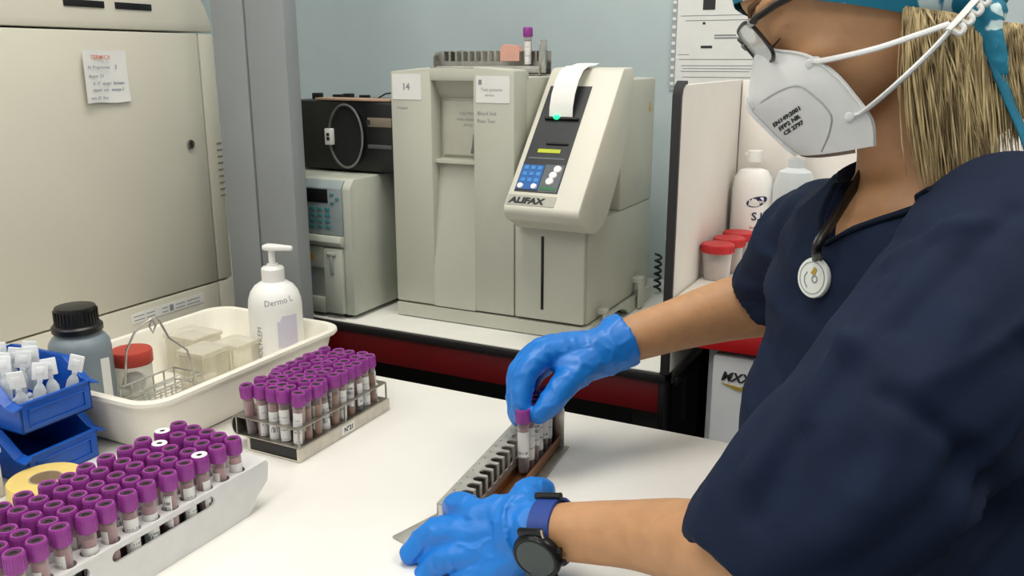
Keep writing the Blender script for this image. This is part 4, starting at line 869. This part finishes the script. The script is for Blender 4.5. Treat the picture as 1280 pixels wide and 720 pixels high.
# neckline binding follows the cut
mb = MB()
for s in (1, -1):
    line = []
    for i in range(11):
        t = i / 10; o_ = Vector(BP((.102 if s > 0 else -.084) * t, .16, vz - .003 + (.061 if s > 0 else .108) * t)); h = garment_tree.ray_cast(o_, -BF, .4)
        if h[0]: line.append(h[0] + BF * .0006)
    if len(line) > 2: mb.tube(line, .0042, 8, flat=.5)
if mb.v: mb.build('neckline_binding', M('navy_binding', '#0b1526', .8, spec=.2), top, P0)
# scrub trousers, shoes and stool below the table top
tr = MB()
for s in (1, -1):
    hip = Vector((.05, .68, .50)) + BL * (.09 * s); knee = hip + BF * .40 + Vector((0, 0, .01)); ank = knee + Vector((0, 0, -.42)) - BF * .05
    limb(tr, [hip, hip + BF * .2, knee, knee + Vector((0, 0, -.2)), ank], [.098, .085, .070, .062, .058], 20)
trm = bake(tr, .008, 5); finish(trm, 'scrub_trousers', [scrub_m], person)
for s in (1, -1):
    hip = Vector((.05, .68, .50)) + BL * (.09 * s); ank = hip + BF * .35 + Vector((0, 0, -.41)); sh = MB()
    q = ank.copy(); q.z = .045; limb(sh, [q - BF * .05, q, q + BF * .09 - UP * .008, q + BF * .15 - UP * .018], [.040, .044, .040, .028], 16); sm = bake(sh, .006, 3); finish(sm, 'shoe', [whitep_m], person)
t = thing('lab_stool', 'round black lab stool under the seated person', 'stool', (.055, .68, 0))
mb = MB(); mb.lathe([(.17, .345), (.185, .355), (.185, .385), (.17, .395)], 32, at=(.055, .68, 0)); mb.build('seat', black_m, t)
mb = MB(); mb.lathe([(.025, .06), (.025, .344)], 20, at=(.055, .68, 0)); mb.build('pole', steel_m, t)
for i in range(5):
    a = 2 * math.pi * i / 5; mb = MB(); mb.tube([(.055, .68, .05), (.055 + .24 * math.cos(a), .68 + .24 * math.sin(a), .03)], [.022, .014], 10); mb.ball((.055 + .24 * math.cos(a), .68 + .24 * math.sin(a), .022), .0215); mb.build('leg', black_m, t)

# ---- gloves: palm and five bent fingers welded into one surface
def wrinkle(me, amp, sc, seed):
    nn = [v.normal.copy() for v in me.vertices]
    for v, q in zip(me.vertices, nn):
        r = 1 - abs(mn.noise(v.co * sc + Vector((seed, 0, 0)))) * 2.4
        v.co += q * (max(0, r) ** 2 * amp + mn.noise(v.co * sc * .5 + Vector((0, seed, 0))) * amp)
def glove(name, cuff, palm, fingers, label, amp=.0014):
    g = MB(); limb(g, cuff[0], cuff[1], 24, 5, False)
    for p, r in palm: limb(g, p, r, 16, 4)
    for p, r in fingers: limb(g, p, r, 14, 5)
    me = bake(g, .0021, 4, .5); wrinkle(me, amp, 55, 3.0)
    return finish(me, name, [glove_m], person, label)
# far hand, fingers pointing down on the cap
RW = (-0.3381, 0.9065, 0.8759)
glove('glove', ([(-0.3216, 0.9270, 0.8859), (-0.3272, 0.9210, 0.8829), RW, (-0.3537, 0.8891, 0.8711)], [.0325, .0325, .0290, .0270]),
      [([RW, (-0.3688, 0.8776, 0.8780), (-0.3895, 0.8509, 0.8819)], [.0255, .0200, .0145]), ([RW, (-0.3771, 0.8902, 0.8758), (-0.4027, 0.8665, 0.8790)], [.025, .0200, .0145]), ([RW, (-0.3833, 0.9001, 0.8690), (-0.4067, 0.8840, 0.8703)], [.023, .0190, .0140]), ([RW, (-0.3823, 0.9099, 0.8612), (-0.4035, 0.8999, 0.8559)], [.021, .0170, .0130]), ([(-0.3436, 0.8883, 0.8709), (-0.3572, 0.8625, 0.8655), (-0.3759, 0.8603, 0.8707)], [.020, .0200, .0150])],
      [([(-0.3895, 0.8509, 0.8819), (-0.4002, 0.8259, 0.8665), (-0.4002, 0.8121, 0.8430), (-0.3960, 0.8038, 0.8233)], [.0148, .0135, .0122, .0098]),
       ([(-0.4027, 0.8665, 0.8790), (-0.4136, 0.8392, 0.8638), (-0.4116, 0.8211, 0.8379), (-0.4037, 0.8094, 0.8160)], [.0148, .0135, .0122, .0098]),
       ([(-0.4067, 0.8840, 0.8703), (-0.4213, 0.8610, 0.8526), (-0.4190, 0.8441, 0.8304), (-0.4101, 0.8324, 0.8148)], [.0140, .0128, .0115, .0094]),
       ([(-0.4035, 0.8999, 0.8559), (-0.4185, 0.8833, 0.8409), (-0.4196, 0.8685, 0.8237), (-0.4147, 0.8584, 0.8123)], [.0125, .0112, .0100, .0085]),
       ([(-0.3470, 0.8798, 0.8673), (-0.3588, 0.8439, 0.8562), (-0.3683, 0.8226, 0.8394), (-0.3758, 0.8079, 0.8257)], [.0190, .0160, .0135, .0105])],
      'blue nitrile glove on the far hand pinching a purple cap')
# near hand, back up, wrapped over the near end of the rack
LW = (-0.2989, 0.6328, 0.7989)
glove('glove', ([(-0.3066, 0.6359, 0.7953), (-0.3148, 0.6364, 0.7913), (-0.3283, 0.6342, 0.7873)], [.0330, .0310, .0290]),
      [([LW, (-0.3279, 0.6383, 0.8006), (-0.3526, 0.6308, 0.7981)], [.0240, .0205, .0155]), ([LW, (-0.3285, 0.6315, 0.7903), (-0.3572, 0.6208, 0.7835)], [.0245, .0210, .0158]), ([LW, (-0.3235, 0.6250, 0.7790), (-0.3506, 0.6118, 0.7691)], [.0245, .0205, .0150]), ([LW, (-0.3166, 0.6178, 0.7704), (-0.3364, 0.6066, 0.7583)], [.0225, .0185, .0140])],
      [([(-0.3526, 0.6308, 0.7981), (-0.3692, 0.6364, 0.7985), (-0.3821, 0.6409, 0.7964), (-0.3890, 0.6464, 0.7879)], [.0155, .0138, .0122, .0105]),
       ([(-0.3572, 0.6208, 0.7835), (-0.3844, 0.6168, 0.7816), (-0.4026, 0.6109, 0.7692), (-0.4106, 0.6038, 0.7585)], [.0158, .0142, .0130, .0110]),
       ([(-0.3506, 0.6118, 0.7691), (-0.3749, 0.6046, 0.7630), (-0.3871, 0.5991, 0.7495), (-0.3900, 0.5924, 0.7394)], [.0150, .0138, .0125, .0108]),
       ([(-0.3364, 0.6066, 0.7583), (-0.3536, 0.5990, 0.7463), (-0.3626, 0.5916, 0.7367), (-0.3646, 0.5862, 0.7296)], [.0138, .0122, .0110, .0095]),
       ([(-0.3122, 0.6392, 0.8041), (-0.3209, 0.6569, 0.8085), (-0.3215, 0.6750, 0.8080), (-0.3191, 0.6911, 0.8035)], [.0190, .0165, .0140, .0125])],
      'blue nitrile glove on the near hand holding the rack end', .0016)

# ---- smart watch on the near wrist
wa = Vector((-0.2811, 0.6330, 0.8003)); wd = (Vector((-0.2301, 0.6333, 0.8120)) - Vector((-0.3065, 0.6356, 0.7939))).normalized()
tocam = (Vector((0, 0, 1.2)) - wa).normalized(); tocam = (tocam - wd * tocam.dot(wd)).normalized(); wup = wd.cross(tocam).normalized()
if wup.z < 0: wup = -wup
def WPt(a, r, s=0.0): return wa + (tocam * math.cos(a) + wup * math.sin(a)) * r + wd * s
mb = MB(); nA = 44; WR_ = .0265
ring = []
for i in range(nA):
    a = 2 * math.pi * i / nA
    for (r, s) in ((WR_, -.0105), (WR_ + .0026, -.0100), (WR_ + .0026, .0100), (WR_, .0105)): ring.append(tuple(WPt(a, r, s)))
fs = []
for i in range(nA):
    for q in range(4): fs.append((i * 4 + q, i * 4 + (q + 1) % 4, ((i + 1) % nA) * 4 + (q + 1) % 4, ((i + 1) % nA) * 4 + q))
mb.add(ring, fs); st_ = mb.build('watch_strap', M('blue_strap', '#24418f', .45), person, label='blue watch strap')
mb = MB(); a = math.radians(72); q = [WPt(a, WR_ + .0045, s) for s in (-.0125, .0125)]; mb.tube([q[0], q[1]], .0032, 10); mb.build('strap_keeper', black_m, st_)
wa_a = math.radians(-38); wn = (tocam * math.cos(wa_a) + wup * math.sin(wa_a)).normalized(); wc = wa + wn * (WR_ + .0015)
wx = wd; wy = wn.cross(wx); WM = Matrix(((wx.x, wy.x, wn.x, wc.x), (wx.y, wy.y, wn.y, wc.y), (wx.z, wy.z, wn.z, wc.z), (0, 0, 0, 1)))
mb = MB(); mb.lathe([(.0185, 0), (.0218, .0015), (.0222, .006), (.0215, .0085), (.0200, .0102), (.0182, .0106), (.0176, .0098)], 48, 0, WM); mb.box(-.012, .012, -.026, -.018, .001, .0065, .0015, 0, WM); mb.box(-.012, .012, .018, .026, .001, .0065, .0015, 0, WM)
for y in (-.006, .006): mb.lathe([(.0028, 0), (.0028, .003)], 12, 0, WM @ Matrix.Translation((.0215, y, .0045)) @ Matrix.Rotation(math.pi / 2, 4, 'Y'))
wc_ = mb.build('watch_case', M('black_watch_metal', '#15181a', .3, .5), person, label='black round watch case')
mb = MB(); mb.lathe([(.0002, .0100), (.0176, .0100), (.0176, .0097), (.0002, .0096)], 40, 0, WM); mb.build('watch_glass', M('watch_glass', '#2a3a3c', .12), wc_, label='dark teal glass')
mb = MB(); mb.tube([tuple(WM @ Vector(v)) for v in [(.0122, .019, .0055), (.0122, .0225, .0062), (.0122, .026, .0045)]], .0012, 8); mb.build('strap_pin', steel_m, wc_)

# ---- mask
def lerp(a, b, t): return a + (b - a) * t
Cc = [(0.1020, 0.0092), (0.1137, -0.0079), (0.1236, -0.0259), (0.1276, -0.0400), (0.1193, -0.0633), (0.1106, -0.0836), (0.1042, -0.0947)]
Ee = [(0.1010, 0.0140, 0.0032), (0.0933, 0.0380, -0.0074), (0.0751, 0.0580, -0.0227), (0.0624, 0.0720, -0.0450), (0.0549, 0.0750, -0.0689), (0.0498, 0.0730, -0.0922), (0.0541, 0.0660, -0.1113)]
def interp(L, t):
    x = t * (len(L) - 1); i = min(int(x), len(L) - 2); u = x - i; p0 = L[max(i - 1, 0)]; p1 = L[i]; p2 = L[i + 1]; p3 = L[min(i + 2, len(L) - 1)]
    return tuple(.5 * (2 * b + (c - a) * u + (2 * a - 5 * b + 4 * c - d) * u * u + (3 * b - a - 3 * c + d) * u ** 3) for a, b, c, d in zip(p0, p1, p2, p3))
NT, NS = 36, 18
def mask_pt(t, s):   # s from -1 to 1
    c = interp(Cc, t); e = interp(Ee, t); a = abs(s)
    y = e[1] * a ** .8 * math.copysign(1, s) if s else 0.0; bulge = .006 * math.sin(math.pi * a)
    x = lerp(c[0], e[0], a ** 1.25) + bulge * .5; z = lerp(c[1], e[2], a)
    return Vector((x, y * (1 + .10 * math.sin(math.pi * a)), z))
grid = [[mask_pt(j / NT, -1 + i / NS) for i in range(2 * NS + 1)] for j in range(NT + 1)]
W2 = 2 * NS + 1; lv = [p for row in grid for p in row]; lf = [(j * W2 + i, j * W2 + i + 1, (j + 1) * W2 + i + 1, (j + 1) * W2 + i) for j in range(NT) for i in range(2 * NS)]
cen = Vector((.07, 0, -.04)); inner = [p + (cen - p).normalized() * .0022 for p in lv]; n0 = len(lv)
fl = list(lf) + [tuple(k + n0 for k in f[::-1]) for f in lf]
edge = [j * W2 for j in range(NT + 1)] + [NT * W2 + i for i in range(1, W2)] + [j * W2 + W2 - 1 for j in range(NT - 1, -1, -1)] + [i for i in range(W2 - 2, 0, -1)]
for i in range(len(edge)): a, b_ = edge[i], edge[(i + 1) % len(edge)]; fl.append((a, b_, b_ + n0, a + n0))
mb = MB(); mb.add([tuple(HM @ p) for p in lv + inner], fl); mask = mb.build('face_mask', mask_m, person, P0, 50, 'white folded respirator mask')
mtree = BVHTree.FromPolygons([tuple(p) for p in lv], lf)
def onm(x, z, off=.0006):
    h = mtree.ray_cast(Vector((x, .3, z)), Vector((0, -1, 0)))
    if h[0] is None: h = mtree.find_nearest(Vector((x, .06, z)))
    nn = h[1] if h[1].y > 0 else -h[1]; return HM @ (h[0] + nn * off)
mb = MB(); panel = [(0.1262, -0.0426), (0.1147, -0.0408), (0.1033, -0.0404), (0.0939, -0.0419), (0.0871, -0.0464), (0.0815, -0.0572), (0.0775, -0.0673), (0.0758, -0.0764), (0.0785, -0.0835), (0.0833, -0.0910), (0.0902, -0.0990)]
a, r = smoothpath([onm(*p, .0002) for p in panel], [.0008] * len(panel), 4); mb.tube(a, r, 6); mb.build('panel_seam', maskline_m, mask)
mb = MB(); a = [HM @ (mask_pt(.38 + .58 * i / 16, 0) + Vector((.0012, 0, -.0008))) for i in range(17)]; mb.tube(a, .0019, 8); mb.build('front_weld', mask_m, mask)
mb = MB(); mb.tube([HM @ (mask_pt(i / 30, .97) + Vector((0, .0014, 0))) for i in range(31)], .0011, 6); mb.build('edge_weld', mask_m, mask)
mb = MB(); o0 = (0.1179, -0.0646); ang = math.atan2((0.0949, -0.0616)[1] - o0[1], (0.0949, -0.0616)[0] - o0[0])
def mtext(txt, size, off, row, sq=1.0):
    cu = bpy.data.curves.new('t', 'FONT'); cu.body = txt; cu.size = size; cu.offset = .00025; cu.resolution_u = 2; ob = bpy.data.objects.new('t', cu); me = bpy.data.meshes.new_from_object(ob)
    out = []
    for p in me.vertices:
        u = p.co.x * sq + off; w = p.co.y - row; out.append(tuple(onm(o0[0] + u * math.cos(ang) + w * math.sin(ang), o0[1] + u * math.sin(ang) - w * math.cos(ang) , .0005)))
    mb.add(out, [tuple(f.vertices) for f in me.polygons]); bpy.data.objects.remove(ob); bpy.data.curves.remove(cu); bpy.data.meshes.remove(me)
mtext('EN149:2001', .0046, .002, 0); mtext('FFP2 NR', .0047, .0045, .0055); mtext('CE 2797', .0045, .006, .0108)
mb.build('lettering', ink_m, mask)
# ear loops drawn back to a white plastic hook behind the head
def near(p, off=.0): return Vector(p)
mb = MB(); mb.tube(smoothpath([onm(*(0.0690, -0.0313), .001), onm(*(0.0616, -0.0354), .002), (-0.0680, 0.7264, 1.2069), (-0.0416, 0.7250, 1.2158), (-0.0187, 0.7346, 1.2246)], [.0034] * 5, 5)[0], .0034, 8, flat=.6); mb.build('ear_loop', mask_m, mask)
mb = MB(); mb.tube(smoothpath([onm(*(0.0604, -0.0832), .001), onm(*(0.0526, -0.0826), .002), (-0.0503, 0.7101, 1.1797), (-0.0296, 0.7228, 1.2034), (-0.0140, 0.7369, 1.2246)], [.0034] * 5, 5)[0], .0034, 8, flat=.6); mb.build('ear_loop', mask_m, mask)
for p in ((1016, 80), (1058, 146)):
    q = onm(*{(1016, 80): (0.0759, -0.0322), (1058, 146): (0.0641, -0.0829)}[p], .0004); mb = MB(); mb.ball(tuple(q), .0042, 0, (1, .5, 1)); mb.build('loop_weld', mask_m, mask)
mb = MB(); mb.tube(smoothpath([(-0.0191, 0.7307, 1.2201), (-0.0128, 0.7362, 1.2279), (-0.0067, 0.7454, 1.2370), (-0.0006, 0.7570, 1.2463)], [.0036] * 4, 5)[0], .0036, 8, flat=.5)
for i in range(4):
    x, y = 1188 + i * 11, 36 - i * 12; hk = [[(-0.0172, 0.7320, 1.2212), (-0.0111, 0.7329, 1.2178), (-0.0084, 0.7341, 1.2211), (-0.0109, 0.7350, 1.2245)], [(-0.0123, 0.7364, 1.2279), (-0.0063, 0.7374, 1.2245), (-0.0036, 0.7385, 1.2278), (-0.0060, 0.7394, 1.2312)], [(-0.0075, 0.7444, 1.2347), (-0.0014, 0.7453, 1.2313), (0.0013, 0.7465, 1.2346), (-0.0012, 0.7474, 1.2381)], [(-0.0031, 0.7521, 1.2417), (0.0030, 0.7530, 1.2382), (0.0057, 0.7542, 1.2415), (0.0032, 0.7551, 1.2450)]][i]
    mb.tube(smoothpath(hk, [.0019] * 4, 4)[0], .0021, 8)
mb.build('ear_saver', whitep_m, mask, label='white plastic ear-saver hook')

# ---- spectacles
mb = MB()
for s in (1, -1):
    loop = []
    for i in range(28):
        t = 2 * math.pi * i / 28; y = .0335 + .0245 * math.copysign(abs(math.cos(t)) ** .6, math.cos(t)); z = .002 + .0185 * math.copysign(abs(math.sin(t)) ** .6, math.sin(t))
        loop.append(HP(.1085 + .30 * z - .35 * max(0, y - .02) * .6, s * y, z + .002))
    mb.tube(loop, .0017, 8, closed=True)
mb.tube([HP(.112, -.010, .010), HP(.114, 0, .012), HP(.112, .010, .010)], .0018, 8); sp_ = mb.build('spectacles', M('dark_frame', '#2a2124', .3), person, label='dark-rimmed spectacles')
for s in (1, -1):
    mb = MB(); pts = []
    for i in range(28):
        t = 2 * math.pi * i / 28; y = .0335 + .0235 * math.copysign(abs(math.cos(t)) ** .6, math.cos(t)); z = .002 + .0175 * math.copysign(abs(math.sin(t)) ** .6, math.sin(t)); pts.append(HP(.1085 + .30 * z - .35 * max(0, y - .02) * .6, s * y, z + .002))
    off = HX * .0012; mb.add([tuple(p) for p in pts] + [tuple(p + off) for p in pts], [tuple(range(28))[::-1], tuple(range(28, 56))] + [(i, (i + 1) % 28, (i + 1) % 28 + 28, i + 28) for i in range(28)]); mb.build('lens', lens_m, sp_)
    mb = MB(); mb.tube([HP(.104, .058 * s, .017), HP(.102, .066 * s, .018), HP(.085, .0755 * s, .0195), HP(.04, .080 * s, .021), HP(0, .081 * s, .021), HP(-.015, .080 * s, .010)], .0036, 8, flat=.6); mb.build('temple_arm', M('tortoise_arm', '#1d1512', .3), sp_)
    mb = MB(); mb.tube([HP(.105, .054 * s, .0175), HP(.105, .0615 * s, .0175)], .0034, 10); mb.build('hinge', steel_m, sp_)
for s in (1, -1):
    mb = MB(); mb.tube([HP(.094, .020 * s, .000), HP(.0955, .028 * s, -.003), HP(.0935, .037 * s, -.0035), HP(.088, .046 * s, -.0015)], [.0006, .0010, .0010, .0004], 6); mb.build('eyelashes', M('lash', '#3a2418', .8), person, label='lowered dark lashes')
    mb = MB(); mb.tube([HP(.101, .014 * s, .030), HP(.099, .028 * s, .034), HP(.092, .044 * s, .033), HP(.082, .056 * s, .028)], [.0018, .0026, .0024, .0008], 8); mb.build('eyebrow', M('brow', '#6a4a30', .8), person)

# ---- head scarf
def scarf_mat():
    m = teal; nt = m.node_tree; N = nt.nodes; L = nt.links; b_ = N['Principled BSDF']; tc = N.new('ShaderNodeTexCoord'); v = N.new('ShaderNodeTexNoise'); v.inputs['Scale'].default_value = 30; v.inputs['Detail'].default_value = 2; v.inputs['Distortion'].default_value = 1.2
    L.new(tc.outputs['Object'], v.inputs['Vector']); r_ = N.new('ShaderNodeValToRGB'); r_.color_ramp.elements[0].position = .57; r_.color_ramp.elements[1].position = .60; r_.color_ramp.elements[0].color = lin('#0f7796') + (1,); r_.color_ramp.elements[1].color = lin('#cfe6ea') + (1,)
    L.new(v.outputs['Fac'], r_.inputs['Fac']); L.new(r_.outputs['Color'], b_.inputs['Base Color'])
scarf_mat()
SC0, SC1 = (-0.0381, 0.0700, -0.0538), (0.0457, 0.0700, 0.0036); SC0 = (SC0[0], SC0[2]); SC1 = (SC1[0], SC1[2])
def scz(x): return SC0[1] + (x - SC0[0]) * (SC1[1] - SC0[1]) / (SC1[0] - SC0[0])
b2 = bmesh.new(); bmesh.ops.create_uvsphere(b2, u_segments=48, v_segments=32, radius=1.0)
for v in b2.verts: v.co = Vector((-.006 + v.co.x * .1155, v.co.y * .0875, .036 + v.co.z * .110))
pa, pb, pc = Vector((.105, 0, .062)), Vector((.0, .08, .018)), Vector((-.115, 0, -.010))
bmesh.ops.bisect_plane(b2, geom=b2.verts[:] + b2.edges[:] + b2.faces[:], plane_co=Vector((SC0[0], 0, SC0[1])), plane_no=Vector((-(SC1[1] - SC0[1]), 0, SC1[0] - SC0[0])).normalized(), clear_inner=True)
mb = MB(); b2.verts.index_update(); vv = [HM @ v.co for v in b2.verts]; ff = [[v.index for v in f.verts] for f in b2.faces]; b2.free(); hc = HP(0, 0, .03)
vv2 = [p + (hc - p).normalized() * .003 for p in vv]; mb.add(vv, ff); mb.add(vv2, [f[::-1] for f in ff])
cap = mb.build('head_scarf', teal, person, P0, 60, 'teal and white patterned head scarf')
mb = MB(); mb.ball(tuple((0.0045, 0.7689, 1.2265)), .0135, 0, (1, 1, 1.2)); mb.ball(tuple((0.0100, 0.7799, 1.2348)), .010); limb(mb, [(0.0058, 0.7654, 1.2241), (0.0114, 0.7612, 1.2080), (0.0172, 0.7565, 1.1897)], [.0085, .0095, .0075], 14); km = bake(mb, .0028, 3); wrinkle(km, .0012, 90, 5.0)
kn = finish(km, 'knot', [teal], cap)
mb = MB(); a, r = smoothpath([(0.0132, 0.7578, 1.2011), (0.0204, 0.7530, 1.1841), (0.0285, 0.7487, 1.1672), (0.0378, 0.7433, 1.1484), (0.0460, 0.7374, 1.1297)], [.0075, .006, .005, .0045, .0045], 5); mb.tube(a, r, 12, flat=.45); mb.build('scarf_tail', M('teal_plain', '#0c6f8e', .75, noise=.15, scale=60), cap, label='hanging teal scarf tail')

# ---- hair: base mass and loose strands
hs = MB(); r3 = random.Random(8)
def hair_pt(u, v, out=0.0):
    """u from near ear (0) round the nape to far ear (1); v from scarf edge (0) to tips (1)"""
    a = math.radians(lerp(78, 282, u)); rx = -.018 + (.088 + out * .5) * math.cos(a); root = HP(rx, (.071 + out * .5) * math.sin(a), scz(rx) + .006)
    tipc = Vector((-0.0101, 0.8033, 1.1034)); ta = math.radians(lerp(65, 295, u)); 
    bk = max(0, -math.cos(ta)); tip = tipc + HX * ((.056 + out) * math.cos(ta) - .004 - .055 * bk) + HY * ((.066 + out) * math.sin(ta)) + HZ * (.030 * bk)
    mid = HP(-.008 + (.098 + out) * math.cos(a), (.083 + out) * math.sin(a), -.055)
    return root * (1 - v) ** 2 + mid * 2 * v * (1 - v) + tip * v * v
NU, NV = 36, 14; vs = [tuple(hair_pt(i / NU, j / NV * .93, -.003)) for j in range(NV + 1) for i in range(NU + 1)]
fs = [(j * (NU + 1) + i, j * (NU + 1) + i + 1, (j + 1) * (NU + 1) + i + 1, (j + 1) * (NU + 1) + i) for j in range(NV) for i in range(NU)]
n0 = len(vs); inn = [tuple(hair_pt(i / NU, j / NV * .93, -.012)) for j in range(NV + 1) for i in range(NU + 1)]
hs.add(vs + inn, fs + [tuple(k + n0 for k in f[::-1]) for f in fs])
for k in range(2200):
    u = r3.random(); off = r3.uniform(-.003, .008); lenf = r3.uniform(.74, 1.08); du = r3.gauss(0, .022); ph = r3.uniform(0, 6.28); amp = r3.uniform(0, .004)
    pts = []
    for q in range(8):
        v = q / 7 * lenf; pts.append(hair_pt(min(1.05, max(-.07, u + du * v * (2.2 if u < .1 else 1))), v, off + amp * math.sin(ph + v * 5) * v))
    w_ = r3.uniform(.0004, .0010); hs.tube(pts, [w_, w_ * 1.1, w_ * 1.1, w_, w_, w_ * .9, w_ * .7, w_ * .2], 4, cap=False)
hair = hs.build('hair', hair_m, person, P0, 180, 'shoulder-length blond hair')

# ---- badge on its reel cord
bp, bn = ong((-0.1231, 0.7375, 1.0228), .004); bn = (bn * .75 + (Vector((0, 0, 1.2)) - bp).normalized() * .25).normalized(); bx = UP.cross(bn).normalized(); by = bn.cross(bx)
BM = Matrix(((bx.x, by.x, bn.x, bp.x), (bx.y, by.y, bn.y, bp.y), (bx.z, by.z, bn.z, bp.z), (0, 0, 0, 1)))
mb = MB(); mb.lathe([(.0150, -.002), (.0170, -.001), (.0172, .0015), (.0165, .0028), (.0140, .0030), (.0002, .0030)], 40, 0, BM); bd = mb.build('badge', M('badge_white', '#e6ebe6', .4), person, P0, 40, 'round white badge')
mb = MB()
mb.lathe([(.0138, .0031), (.0138, .0034), (.0132, .0034), (.0132, .0031)], 36, 0, BM, cap=False); mb.lathe([(.0034, .0031), (.0034, .0035), (.0022, .0035), (.0022, .0031)], 20, 0, BM @ Matrix.Translation((.003, -.0005, 0)), cap=False); mb.prism([(-.002, .004), (.001, .0095), (.004, .008), (.0035, .004), (.0005, .0025)], 'z', .0031, .0036, 0, 1, BM); mb.tube([BM @ Vector(q) for q in [(-.006, .004, .0032), (-.0085, 0, .0032), (-.0075, -.005, .0032), (-.004, -.009, .0032)]], .0005, 5)
mb.build('emblem', [print_m, gold_m], bd)
mb = MB(); pl = [tuple(bp + by * .0145), (-0.0958, 0.7384, 1.0538), (-0.0874, 0.7703, 1.0733), (-0.0792, 0.7998, 1.0928), (-0.0728, 0.8349, 1.1107)]
mb.tube(smoothpath(pl, [.0035] * 5, 5)[0], .0042, 8, flat=.4); mb.build('badge_cord', black_m, bd)
